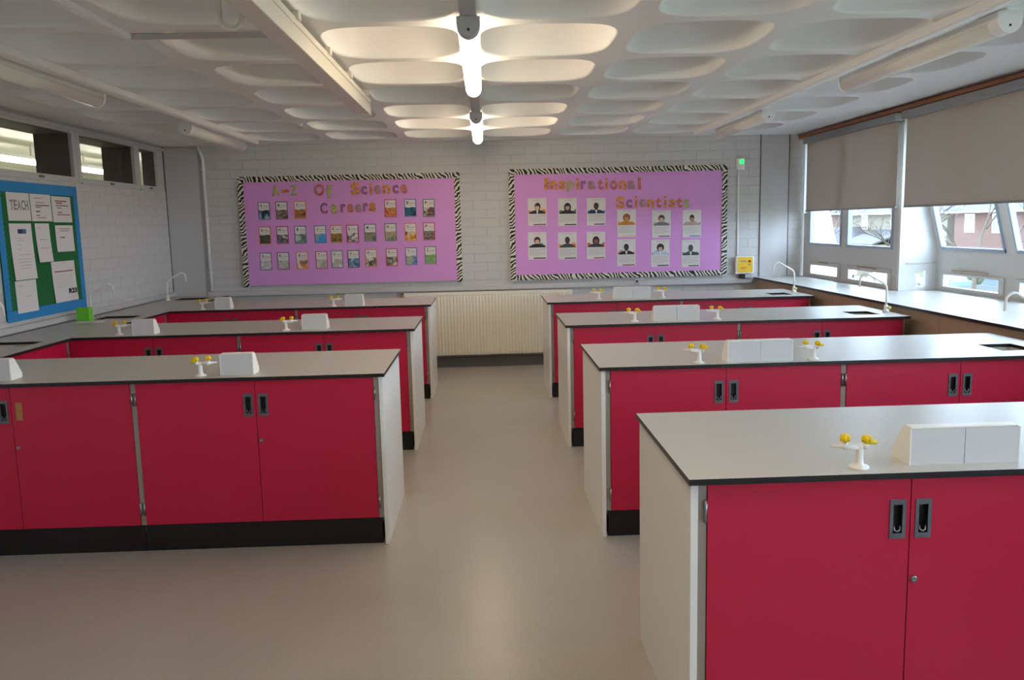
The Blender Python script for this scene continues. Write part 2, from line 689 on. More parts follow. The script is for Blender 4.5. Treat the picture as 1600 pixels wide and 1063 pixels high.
# ---- corridor beyond the clerestory
b = MB()
b.box(-7.6, XL - .25, 1.0, 16.2, 2.72, 2.8)
b.box(-7.7, -7.6, 1.0, 16.2, 0, 2.8)
b.box(-7.6, XL - .25, 16.1, 16.2, 0, 2.8)
b.box(-7.6, XL - .25, 0.9, 1.0, 0, 2.8)
b.box(-7.7, XL - .25, 1.0, 16.2, -.1, 0.0)
b.box(XL - .07, XL + .0, YB + .25, 16.2, 0, 2.8)
b.box(XL - .25, XL + .0, 16.1, 16.2, 0, 2.8)
b.box(XL - .25, XL, YB + .25, 16.2, 2.72, 2.8)
mat('corridor_paint', srgb(214, 212, 196), 0.6)
struct(b.build('wall_corridor', 'corridor_paint'), 'cream room glimpsed through the clerestory')

# ---- front wall behind the camera
struct(MB().box(XL - .3, 4.1, YF - .2, YF, -0.1, ZC + .35).build('wall_front', 'wall_paint'), 'plain painted wall')

# ---- ceiling: coffered slab
PX, PY = 0.79, 0.863
RX = [-0.05 + PX * k for k in range(-4, 5)]
RY = [9.27 - PY * k for k in range(0, 16)]
b = MB()
b.box(XL - .3, 4.15, YF - .2, YB + .25, ZC + .36, ZC + .5)
b.box(XL - .05, RX[0], YF, YB + .02, ZC, ZC + .36)
b.box(RX[-1], 3.75, YF, YB + .02, ZC, ZC + .36)
b.box(RX[0], RX[-1], RY[0], YB + .02, ZC, ZC + .36)
b.box(RX[0], RX[-1], YF, RY[-1], ZC, ZC + .36)
ceiling = struct(b.build('ceiling', 'ceiling_paint'), 'white painted concrete waffle ceiling')


def coffer_mesh():
    b = MB()
    n = 48
    hx, hy = PX / 2, PY / 2
    ax, ay = hx - .050, hy - .050
    rings = []

    def ring(fn):
        base = len(b.v)
        for k in range(n):
            b.v.append(fn(2 * math.pi * k / n))
        rings.append(base)

    def sq(a):
        c, s = math.cos(a), math.sin(a)
        m = max(abs(c), abs(s))
        return (hx * c / m, hy * s / m, 0.0)

    def se(s_, z, ex=3.6):
        def fn(a):
            c, s = math.cos(a), math.sin(a)
            r = (abs(c) ** ex + abs(s) ** ex) ** (-1 / ex)
            return (ax * s_ * r * c, ay * s_ * r * s, z)
        return fn
    ring(sq)
    D = 0.29
    for s_, z in ((1.02, 0.0), (1.0, 0.003), (0.99, 0.014), (0.975, 0.055), (0.95, 0.115), (0.90, 0.180), (0.82, 0.230), (0.68, 0.265), (0.40, 0.285), (0.12, D)):
        ring(se(s_, z, 3.6 if s_ > .8 else 3.0))
    for i in range(len(rings) - 1):
        for k in range(n):
            b.face([rings[i] + k, rings[i + 1] + k, rings[i + 1] + (k + 1) % n, rings[i] + (k + 1) % n], 0, i > 0)
    b.face([rings[-1] + k for k in range(n)], 0, True)
    return b.mesh('coffer', 'ceiling_paint')


CM = coffer_mesh()
for i in range(len(RX) - 1):
    for j in range(len(RY) - 1):
        link('coffer', CM, ceiling, ((RX[i] + RX[i + 1]) / 2, (RY[j] + RY[j + 1]) / 2, ZC))

# ---- window wall: flush bays and bays that lean out
BAYS = [(7.38, 9.60, 'flush'), (5.17, 7.38, 'out'), (3.01, 5.17, 'flush'), (0.85, 3.01, 'out'), (-1.31, 0.85, 'flush'), (-3.47, -1.31, 'out'), (-4.5, -3.47, 'flush')]
ZL = 0.955            # window ledge height
XO, XT = 4.00, 3.70   # foot and head of a leaning bay
b = MB()
b.box(XR, 4.15, YF, YB, -0.1, ZL - .03)
b.box(XR - .02, 4.15, YF, YB + .02, 2.5, ZC + .36)
wall_right = struct(b.build('wall_right', 'frame_white'), 'window wall carrying flush and leaning bays')
wn = len(OPEN)
for (y0, y1, kind) in BAYS:
    wn += 1
    ym = (y0 + y1) / 2
    if kind == 'flush':
        X0, X1 = XR, XR + .032
        us = [y0, y0 + .11, ym - .075, ym + .075, y1 - .20, y1]
        f = MB()
        # upper lights: panes between the posts
        for (a, c) in ((y0, y0 + .09), (ym - .075, ym + .075), (y1 - .20, y1)):
            f.box(X0, X1, a, c, ZL, 2.5)
        for (a, c) in ((y0 + .09, ym - .075), (ym + .075, y1 - .20)):
            f.box(X0, X1, a, c, 1.135, 1.315)
            f.box(X0, X1, a, c, 2.43, 2.5)
            f.box(X0, X1, a, c, ZL, 0.985)
        w = struct(f.build('window_%d' % wn, 'frame_grey'), 'flush window bay with two lights over two low vents')
        for (a, c) in ((y0 + .09, ym - .075), (ym + .075, y1 - .20)):
            g = MB().box(X0 + .02, X0 + .026, a, c, 1.315, 2.43)
            g.build('pane', 'glass', w)
            fr = MB()
            fr.box(X0 - .012, X0 + .03, a, c, 1.315, 1.34)
            fr.box(X0 - .012, X0 + .03, a, a + .022, 1.34, 2.43)
            fr.box(X0 - .012, X0 + .03, c - .022, c, 1.34, 2.43)
            fr.build('casement', 'casement_grey', w)
            v = MB()
            v.box(X0 - .014, X0 + .03, a, a + .06, .985, 1.135)
            v.box(X0 - .014, X0 + .03, c - .06, c, .985, 1.135)
            v.box(X0 - .014, X0 + .03, a + .06, c - .06, 1.095, 1.135)
            v.box(X0 - .014, X0 + .03, a + .06, c - .06, .985, 1.0)
            vo = v.build('low_vent', 'frame_grey', w)
            MB().box(X0 + .01, X0 + .016, a + .06, c - .06, 1.0, 1.095).build('pane', 'glass', vo)
            MB().box(X0 - .028, X0 - .012, a + .28, c - .28, 1.122, 1.134, 0, .003).build('pull_bar', 'beige_panel', vo)
    else:
        sl = (XT - XO) / (2.5 - 1.315)

        def gx(z):
            return XO + sl * (z - 1.315)
        f = MB()
        ps = ((y0 + .04, y0 + .12), (ym - .07, ym + .07), (y1 - .12, y1 - .04))
        for (a, c) in ps:
            f.prism([(XO, ZL), (XO + .032, ZL), (XO + .032, 1.315), (gx(2.5) + .032, 2.5), (gx(2.5), 2.5), (XO, 1.315)], a, c, 'xz')
        for (a, c) in ((y0 + .12, ym - .07), (ym + .07, y1 - .12)):
            f.box(XO, XO + .032, a, c, 1.12, 1.315)
            f.box(XO, XO + .032, a, c, ZL, .985)
            f.prism([(gx(2.42), 2.42), (gx(2.42) + .06, 2.42), (gx(2.5) + .06, 2.5), (gx(2.5), 2.5)], a, c, 'xz')
        w = struct(f.build('window_%d' % wn, 'frame_grey'), 'leaning window bay with sloped lights over low vents')
        for (a, c) in ((y0 + .12, ym - .07), (ym + .07, y1 - .12)):
            g = MB().prism([(gx(1.315) + .02, 1.315), (gx(1.315) + .026, 1.315), (gx(2.42) + .026, 2.42), (gx(2.42) + .02, 2.42)], a, c, 'xz')
            g.build('pane', 'glass', w)
            fr = MB()
            for (p, q) in ((a, a + .018), (c - .018, c)):
                fr.prism([(gx(1.315) - .014, 1.315), (gx(1.315) + .03, 1.315), (gx(2.42) + .03, 2.42), (gx(2.42) - .014, 2.42)], p, q, 'xz')
            fr.box(gx(1.315) - .016, gx(1.315) + .03, a, c, 1.315, 1.34)
            fr.build('casement', 'casement_grey', w)
            v = MB()
            v.box(XO - .014, XO + .03, a, a + .06, .985, 1.12)
            v.box(XO - .014, XO + .03, c - .06, c, .985, 1.12)
            v.box(XO - .014, XO + .03, a + .06, c - .06, 1.10, 1.12)
            v.box(XO - .014, XO + .03, a + .06, c - .06, .985, .998)
            vo = v.build('low_vent', 'frame_grey', w)
            MB().box(XO + .01, XO + .016, a + .06, c - .06, .998, 1.10).build('pane', 'glass', vo)
            MB().box(XO - .028, XO - .012, a + .2, c - .2, 1.135, 1.147, 0, .003).build('pull_bar', 'beige_panel', vo)
        for (p, q, face) in ((y1 - .04, y1, 1), (y0, y0 + .04, 0)):
            ck = MB()
            ck.prism([(XR, 1.20), (XO + .06, 1.20), (XO + .06, 1.315), (gx(2.5) + .06, 2.5), (XR, 2.5)], p, q, 'xz')
            ck.cells([XR, 3.815, 3.905, XO + .06], [ZL, .985, 1.13, 1.20], lambda i, j: not (i == 1 and j == 1), p, q, 'xz', 0, 0)
            co = ck.build('cheek', 'frame_white', w)
            MB().box(3.815, 3.905, (p + q) / 2, (p + q) / 2 + .004, .985, 1.13).build('pane', 'glass', co)
            MB().box(3.72, 3.99, p - .008 if face else q, p if face else q + .008, 1.19, 1.205, 0, .002).build('bead', 'frame_grey', co)

# the next room's leaning bay, seen from inside through the far light
b = MB()
b.prism([(XR, 0.5), (4.34, 0.5), (4.34, 1.3), (4.02, 2.6), (XR, 2.6)], 10.3, 12.6, 'xz')
struct(b.build('wall_neighbour_bay', 'frame_white'), 'white outer cheek of the neighbouring bay outside the far window')
struct(MB().box(XR, XR + .2, YB + .25, 20, -3.5, 3.2).build('wall_outside', 'frame_white'), 'outer wall of the building beyond')

# timber trim along the window head
struct(MB().box(3.575, 3.655, YF, YB - .02, 2.505, 2.54, 0, .004).build('trim_2', 'timber_trim'), 'brown timber batten above the roller blinds')

# ================================================================== BENCHES
H, T = 0.90, 0.018
U = H - T
XRB, XLB, DEP = 0.5521, -0.5245, 0.8365
RROW = [2.255, 4.118, 5.895, 7.673]      # nearest first
LROW = [4.131, 5.949, 7.786]
W_, A_, G_ = 0.5914, 0.060, 0.026
XS = -2.935
XE = 3.04
INS = 0.034
ZP = 0.142
RNAME = ['nearest right-hand bench', 'second right-hand bench from the front', 'third right-hand bench from the front', 'rear right-hand bench']
LNAME = ['front left-hand bench', 'middle left-hand bench', 'rear left-hand bench']


def worktop(name, label, us, vs, holes, z=H, t=T):
    b = MB()
    b.cells(us, vs, lambda i, j: (i, j) not in holes, z - t, z, 'xy', 0, 1)
    o = b.build(name, ['worktop', 'black_core'])
    return tag(o, label, 'worktop')


# doors: hole for the recessed pull near the meeting edge
HW, HH = 0.034, 0.092
HZ0 = U - ZP - 0.073 - 0.117     # plate bottom, measured from the door foot
DH = U - ZP - .004


def door_mesh(side):
    """door foot at z=0, hinge side at x=0 when side=+1 (pull at right)"""
    w = W_ - .003
    c = w - 0.036 if side > 0 else 0.036
    z0 = HZ0 + .0125
    b = MB()
    b.cells([0, c - HW / 2, c + HW / 2, w], [0, z0, z0 + HH, DH], lambda i, j: not (i == 1 and j == 1), 0.0, .018, 'xz', 0, 1)
    return b.mesh('door', ['pink_laminate', 'pink_edge']), c, z0


DM = {s: door_mesh(s) for s in (1, -1)}


def pull_mesh():
    b = MB()
    pw, ph = 0.047, 0.117
    # raised plate ring
    b.cells([-pw / 2, -.0135, .0135, pw / 2], [-ph / 2, -.043, .043, ph / 2], lambda i, j: not (i == 1 and j == 1), -.003, .0005, 'xz', 0, 0)
    # cup
    o = [(-.0135, .0, -.043), (.0135, .0, -.043), (.0135, .0, .043), (-.0135, .0, .043)]
    i_ = [(-.011, .014, -.040), (.011, .014, -.040), (.011, .014, .036), (-.011, .014, .036)]
    for k in range(4):
        b.quad([o[k], o[(k + 1) % 4], i_[(k + 1) % 4], i_[k]], 1)
    b.quad(i_, 1)
    # ring pull lying at the foot of the cup
    b.tube([(-.009, .002, -.022), (-.008, .0, -.034), (0, -.001, -.038), (.008, .0, -.034), (.009, .002, -.022)], .0022, 6, 2)
    return b.mesh('handle', ['dark_steel', 'cup_dark', 'steel'])


PULL = pull_mesh()
BARE = MB().box(-HW / 2, HW / 2, 0.002, .016, -HH / 2, HH / 2).mesh('handle_cutout', 'bare_wood')
LOCK = MB().lathe([(0.0085, 0.004), (0.0105, 0.002), (0.0105, -0.002), (0.008, -0.004), (0.003, -0.004), (0.0025, -0.002)], n=16, axis='y').mesh('lock', 'steel')
HINGE = MB().tube([(0, 0, -.032), (0, 0, .032)], .0055, 8).box(-.005, .005, .0, .004, -.03, .03).mesh('hinge', 'steel')


def add_door(root, x, side, lock, bare=False):
    me, c, z0 = DM[side]
    d = link('door', me, root, (x + .0015, 0, ZP + .002))
    zc = z0 + HH / 2
    if bare:
        h = link('handle_cutout', BARE, d, (c, 0, zc))
        h['label'] = 'bare wooden cut-out where the pull is missing'
    else:
        link('handle', PULL, d, (c, 0, zc))
    if lock:
        link('lock', LOCK, d, (0.016 if side < 0 else W_ - .016, -.002, 0.425))
    hx = -.006 if side > 0 else W_ + .003
    for hz in (DH - .085, .085):
        link('hinge', HINGE, d, (hx, -.001, hz))
    return d


def cabinet(label, x, y, end=None, rz=0.0, depth=None, ndoor=2, bare=False, group='pink bench cabinets', stile_l=True, stile_r=True, sink=False):
    """origin at the left front foot of the doors; doors face local -y"""
    dp = depth or (DEP - INS - .02)
    wd = W_ * ndoor
    r = thing('bench_cabinet', label, 'cabinet', (x, y, 0), rz, group)
    xa, xb = -G_ / 2, wd + G_ / 2
    b = MB()
    if sink:      # open well for the sink bowl
        b.box(xa + .001, xb - .001, .020, dp, .10, U - .20)
        b.box(xa + .001, xb - .001, .020, .08, U - .20, U - .001)
        b.box(xa + .001, xb - .001, dp - .02, dp, U - .20, U - .001)
        b.box(xa + .001, xa + .02, .08, dp - .02, U - .20, U - .001)
        b.box(xb - .02, xb - .001, .08, dp - .02, U - .20, U - .001)
    else:
        b.box(xa + .001, xb - .001, .020, dp, .10, U - .001)
    b.build('carcass', 'white_laminate', r)
    MB().box(xa + .001, xb - .001, .032, dp - .02, 0.0, .10).box(xa + .001, xb - .001, .018, .032, 0, ZP - .002).build('plinth', 'black_plinth', r)
    if stile_l:
        MB().box(xa if end != 'l' else xa - .02, -.0005, .004, .0205, ZP, U - .001).build('stile', 'grey_stile', r)
    if stile_r:
        MB().box(wd + .0005, xb if end != 'r' else xb + .02, .004, .0205, ZP, U - .001).build('stile', 'grey_stile', r)
    if end == 'l':
        MB().box(-A_ + .012, -A_ + .034, -.001, dp + .015, 0, U - .001, 0, .0015).build('end_panel', 'white_laminate', r)
    if end == 'r':
        MB().box(wd + A_ - .034, wd + A_ - .012, -.001, dp + .015, 0, U - .001, 0, .0015).build('end_panel', 'white_laminate', r)
    if ndoor == 2:
        add_door(r, 0, 1, False)
        add_door(r, W_, -1, True, bare)
    else:
        add_door(r, 0, 1, False)
    return r


# ---- right-hand benches
for k, y in enumerate(RROW):
    x0 = XRB + A_
    cabinet('pink two-door cabinet at the aisle end of the ' + RNAME[k], x0, y + INS, 'l')
    cabinet('pink two-door cabinet at the window end of the ' + RNAME[k], x0 + 2 * W_ + G_, y + INS, sink=(k > 0))
    hx0, hx1, hy0, hy1 = 2.71, 2.90, y + .17, y + .40
    hole = {(1, 1)} if k > 0 else set()
    worktop('worktop', 'grey laminate worktop with black edge on the ' + RNAME[k], [XRB, hx0, hx1, XE], [y, hy0, hy1, y + DEP], hole)
    if k > 0:
        s = thing('sink', 'small pale sink let into the %s' % RNAME[k], 'sink', ((hx0 + hx1) / 2, (hy0 + hy1) / 2, U - .17), 0, 'bench sinks')
        hw, hd = (hx1 - hx0) / 2 + .012, (hy1 - hy0) / 2 + .012
        q = MB()
        q.box(-hw, hw, -hd, hd, 0, .015)
        q.box(-hw, -hw + .014, -hd, hd, .015, .169)
        q.box(hw - .014, hw, -hd, hd, .015, .169)
        q.box(-hw + .014, hw - .014, -hd, -hd + .014, .015, .169)
        q.box(-hw + .014, hw - .014, hd - .014, hd, .015, .169)
        q.build('bowl', 'sink_ceramic', s)
        MB().lathe([(.024, .015), (.024, .018), (.016, .018), (.014, .016)], n=14).build('waste', 'steel', s)

# ---- left-hand benches
for k, y in enumerate(LROW):
    xr = XLB - A_
    cabinet('pink two-door cabinet at the aisle end of the ' + LNAME[k], xr - 2 * W_, y + INS, 'r')
    cabinet('pink two-door cabinet at the wall end of the ' + LNAME[k] + (', one pull missing' if k == 0 else ''), xr - 4 * W_ - G_, y + INS, None, bare=(k == 0))
    worktop('worktop', 'grey laminate worktop with black edge on the ' + LNAME[k], [XS + .001, XLB], [y, y + DEP], set())

# ---- side counter along the left wall
LS = [(5.54, 5.80), (7.20, 7.46), (9.04, 9.30)]
us = [XL + .055, -3.36, -3.05, XS]
vs = [LROW[0], LS[0][0], LS[0][1], LS[1][0], LS[1][1], LS[2][0], LS[2][1], YB - .035]
worktop('side_worktop', 'long grey side worktop with three sink cut-outs along the left wall', us, vs, {(1, 1), (1, 3), (1, 5)})
SINKW = ['left sink nearest the camera in the side counter', 'left sink beside the green tub', 'left sink in the far corner']
for k, (a, c) in enumerate(LS):
    s = thing('sink', 'pale %s' % SINKW[k], 'sink', (-3.205, (a + c) / 2, U - .17), 0, 'side counter sinks')
    hw, hd = .155 + .012, (c - a) / 2 + .012
    q = MB()
    q.box(-hw, hw, -hd, hd, 0, .015)
    q.box(-hw, -hw + .014, -hd, hd, .015, .169)
    q.box(hw - .014, hw, -hd, hd, .015, .169)
    q.box(-hw + .014, hw - .014, -hd, -hd + .014, .015, .169)
    q.box(-hw + .014, hw - .014, hd - .014, hd, .015, .169)
    q.build('bowl', 'sink_ceramic', s)
    MB().lathe([(.024, .015), (.024, .018), (.016, .018), (.014, .016)], n=14).build('waste', 'steel', s)
for k in (0, 1):
    ya, yb = LROW[k] + DEP + .03, LROW[k + 1] + INS - .012
    wtot = yb - ya
    r = thing('side_cabinet', 'pink cabinet under the side worktop behind the ' + LNAME[k], 'cabinet', (XS - .035, ya, 0), math.pi / 2, 'pink side counter cabinets')
    MB().box(0, wtot, .020, .52, .10, U - .19).box(0, wtot, .02, .05, U - .19, U - .001).build('carcass', 'white_laminate', r)
    MB().box(0, wtot, .018, .03, 0, ZP - .002).build('plinth', 'black_plinth', r)
    st = (wtot - W_) / 2
    MB().box(0, .03, .002, .0205, ZP, U - .001).build('stile', 'grey_stile', r)
    MB().box(wtot - .03, wtot, .002, .0205, ZP, U - .001).build('stile', 'grey_stile', r)
    p = MB().box(.032, wtot - .032 - W_ + .0, 0, .018, ZP + .002, U - .002).build('fixed_panel', 'pink_laminate', r)
    add_door(r, wtot - .03 - W_, -1, False)

# ---- window ledge
b = MB()
us = [3.09, XR + .0, XO - .002]
vs = [YF + .02]
cells = []
for (y0, y1, kind) in BAYS[::-1]:
    vs += [y1]
vs[-1] = YB - .016
kinds = [k for (_, _, k) in BAYS[::-1]]
b.cells(us, vs, lambda i, j: i == 0 or kinds[j] == 'out', ZL - .02, ZL, 'xy', 0, 1)
tag(b.build('window_ledge', ['worktop', 'black_core']), 'long grey worktop ledge with black edge under the windows', 'worktop')
r = thing('ledge_front', 'beige boarding that closes the space under the window ledge', 'panel', (3.115, 0, 0))
ys = [-4.45, -3.0, -1.55, .25, 2.05, 3.85, 5.65, 7.45, 9.58]
for a, c in zip(ys[:-1], ys[1:]):
    MB().box(0, .018, a + .002, c - .002, 0, ZL - .021).build('board', 'beige_panel', r)

# ---- trunking on walls
tag(MB().box(XL + .0045, XL + .05, 3.3, YB - .035, .905, .955, 0, .006).build('dado_trunking', 'smooth_paint'), 'grey cable trunking along the left wall behind the side worktop', 'trunking')
tag(MB().box(-3.16, 3.06, YB - .055, YB - .0045, .885, .945, 0, .006).build('dado_trunking', 'smooth_paint'), 'grey cable trunking across the end wall above the radiator', 'trunking')
d = thing('data_outlet', 'small dark grey outlet on the end wall trunking behind the rear right-hand bench', 'outlet', (1.72, YB - .055, .94))
MB().box(-.03, .03, -.012, 0, -.035, .035, 0, .004).build('plate', 'grey_metal', d)
MB().box(-.012, .012, -.014, -.012, -.012, .012).build('port', 'cup_dark', d)

# ================================================================== RADIATOR
r = thing('radiator', 'cream ribbed panel radiator on the end wall between the benches', 'radiator', (0.016, YB, 0))
b = MB()
x0, x1, z0, z1 = -.955, .955, .15, .84
n = 52
pw = (x1 - x0) / n
prof = []
for k in range(n):
    xa = x0 + k * pw
    prof += [(xa, -.094), (xa + pw * .18, -.110), (xa + pw * .60, -.110), (xa + pw * .78, -.094)]
prof.append((x1, -.094))
base = len(b.v)
for (px, py) in prof:
    b.v += [(px, py, z0 + .03), (px, py, z1 - .025), (px, -.098, z0), (px, -.098, z1)]
for k in range(len(prof) - 1):
    p, q = base + 4 * k, base + 4 * (k + 1)
    b.face([p, q, q + 1, p + 1])
    b.face([p + 2, q + 2, q, p])
    b.face([p + 1, q + 1, q + 3, p + 3])
b.box(x0, x1, -.096, -.055, z0, z1)
b.build('ribbed_panel', 'radiator_cream', r)
MB().box(x0 - .004, x1 + .004, -.108, -.05, z1 - .004, z1 + .032, 0, .004).build('top_grille', 'radiator_cream', r)
MB().box(x0 - .006, x0, -.104, -.05, z0, z1).build('side_cover', 'radiator_cream', r)
MB().box(x1, x1 + .006, -.104, -.05, z0, z1).build('side_cover', 'radiator_cream', r)
MB().box(-.7, -.66, -.055, -.004, .25, .75).build('bracket', 'radiator_cream', r)
MB().box(.66, .7, -.055, -.004, .25, .75).build('bracket', 'radiator_cream', r)
MB().tube([(x0 - .03, -.075, 0.0), (x0 - .03, -.075, .80), (x0 + .0, -.075, .80)], .009, 8).build('pipe', 'brass', r)
MB().lathe([(.018, 0), (.02, .02), (.02, .05), (.015, .06)], c=(x0 - .03, -.075, .80), n=10).build('valve', 'brass', r)

# ================================================================== DISPLAY BOARDS
SURF = YB - .045      # front face of the paper


def board(label, x0, x1, z0, z1, seed):
    r = thing('display_board', label, 'notice board', ((x0 + x1) / 2, YB - .004, z0))
    w, h = x1 - x0, z1 - z0
    MB().box(-w / 2 + .012, w / 2 - .012, -.035, 0, .012, h - .012).build('backing', 'frame_grey', r)
    # slightly rippled backing paper
    random.seed(seed)
    b = MB()
    nx, nz = 36, 18
    for j in range(nz + 1):
        for i in range(nx + 1):
            u, v = i / nx, j / nz
            edge = min(1, 6 * min(u, 1 - u, v, 1 - v))
            rip = (math.sin(9 * u + 14 * v + seed) * math.sin(23 * u - 7 * v) * .5 + .5) * .004 * edge * (1.3 - v)
            b.v.append((-w / 2 + .02 + (w - .04) * u, -.037 - min(.0035, rip), .018 + (h - .036) * v))
    for j in range(nz):
        for i in range(nx):
            a = j * (nx + 1) + i
            b.face([a, a + 1, a + nx + 2, a + nx + 1], 0, True)
    b.build('backing_paper', 'purple_paper', r)
    bw = .062
    if seed == 2:
        MB().box(-w / 2, w / 2, -.044, -.0405, 0, bw).build('zebra_border', 'zebra_print', r)
    MB().box(-w / 2, w / 2, -.044, -.0405, h - bw, h).build('zebra_border', 'zebra_print', r)
    for sx in (-1, 1):
        o = MB().box(-(h - bw) / 2, (h - bw) / 2, -.002, .0015, -bw / 2, bw / 2).build('zebra_border', 'zebra_print', r, (sx * (w / 2 - bw / 2), -.0425 - .0002, (h - bw) / 2))
        o.rotation_euler = (0, math.pi / 2, 0)
    return r


B1 = board('lilac A to Z careers display board with zebra edging', -2.745, -0.272, 0.985, 2.215, 1)
B2 = board('lilac inspirational scientists display board with zebra edging', 0.278, 2.762, 0.985, 2.235, 2)

TCOL = [
    ('letter_orange', [srgb(206, 120, 40), srgb(222, 160, 60), srgb(190, 100, 70)]),
    ('letter_mauve', [srgb(140, 76, 130), srgb(176, 96, 130), srgb(120, 110, 150)]),
    ('letter_lime', [srgb(186, 180, 70), srgb(150, 160, 120), srgb(220, 200, 90)]),
    ('letter_rose', [srgb(196, 80, 96), srgb(214, 120, 90), srgb(150, 140, 130)]),
    ('letter_grey', [srgb(140, 156, 150), srgb(186, 110, 130), srgb(170, 175, 150)])]
for n_, c_ in TCOL:
    ramp_noise_mat(n_, c_, 26, 0.5)
mat('letter_shadow', srgb(96, 66, 92), 0.7)
LET1 = [('A', -2.327, 2.056, 0.088, 0.127, 2), ('-', -2.217, 2.050, 0.077, 0.035, 0), ('Z', -2.126, 2.056, 0.074, 0.119, 2), ('O', -1.841, 2.053, 0.111, 0.128, 3),
        ('f', -1.730, 2.034, 0.062, 0.160, 2), ('S', -1.442, 2.058, 0.095, 0.133, 0), ('c', -1.344, 2.038, 0.067, 0.095, 1), ('i', -1.265, 2.052, 0.030, 0.120, 0),
        ('e', -1.194, 2.043, 0.071, 0.100, 4), ('n', -1.093, 2.043, 0.085, 0.097, 0), ('c', -0.992, 2.043, 0.069, 0.095, 1), ('e', -0.900, 2.045, 0.078, 0.100, 3),
        ('C', -1.802, 1.849, 0.081, 0.123, 1), ('a', -1.687, 1.842, 0.071, 0.106, 2), ('r', -1.586, 1.846, 0.058, 0.094, 1), ('e', -1.508, 1.844, 0.072, 0.094, 3),
        ('e', -1.419, 1.842, 0.070, 0.094, 4), ('r', -1.336, 1.849, 0.050, 0.094, 1), ('s', -1.258, 1.847, 0.074, 0.094, 0)]
LET2 = [('I', 0.706, 2.064, 0.052, 0.126, 0), ('n', 0.789, 2.048, 0.080, 0.099, 0), ('s', 0.883, 2.046, 0.071, 0.099, 0), ('p', 0.974, 2.032, 0.085, 0.127, 2),
        ('i', 1.055, 2.057, 0.032, 0.125, 0), ('r', 1.121, 2.042, 0.060, 0.099, 1), ('a', 1.213, 2.039, 0.085, 0.099, 4), ('t', 1.313, 2.046, 0.060, 0.117, 3),
        ('i', 1.384, 2.049, 0.032, 0.126, 0), ('o', 1.465, 2.034, 0.086, 0.100, 3), ('n', 1.566, 2.032, 0.085, 0.100, 0), ('a', 1.663, 2.030, 0.085, 0.100, 4),
        ('l', 1.756, 2.046, 0.034, 0.135, 3), ('S', 1.539, 1.838, 0.095, 0.131, 0), ('c', 1.639, 1.823, 0.070, 0.095, 1), ('i', 1.720, 1.841, 0.032, 0.136, 0),
        ('e', 1.792, 1.824, 0.075, 0.097, 4), ('n', 1.884, 1.821, 0.079, 0.096, 0), ('t', 1.972, 1.828, 0.070, 0.114, 3), ('i', 2.051, 1.835, 0.032, 0.132, 0),
        ('s', 2.128, 1.816, 0.073, 0.097, 0), ('t', 2.212, 1.822, 0.070, 0.115, 3), ('s', 2.294, 1.812, 0.070, 0.097, 2)]
for root, lets in ((B1, LET1), (B2, LET2)):
    for (ch, x, z, w, h, c) in lets:
        o = link('title_letter', text_mesh('title_letter', ch, w, h, [TCOL[c][0]], .003, .012 if ch == 'i' else .04), root,
                 (x - root.location.x, -.0415, z - root.location.z))
        o['label'] = 'coloured cut-out letter ' + ch


def poly_mesh(name, pts, m, dep=.0004):
    b = MB()
    b.prism(pts, -dep, 0, 'xz')
    return b.mesh(name, m)


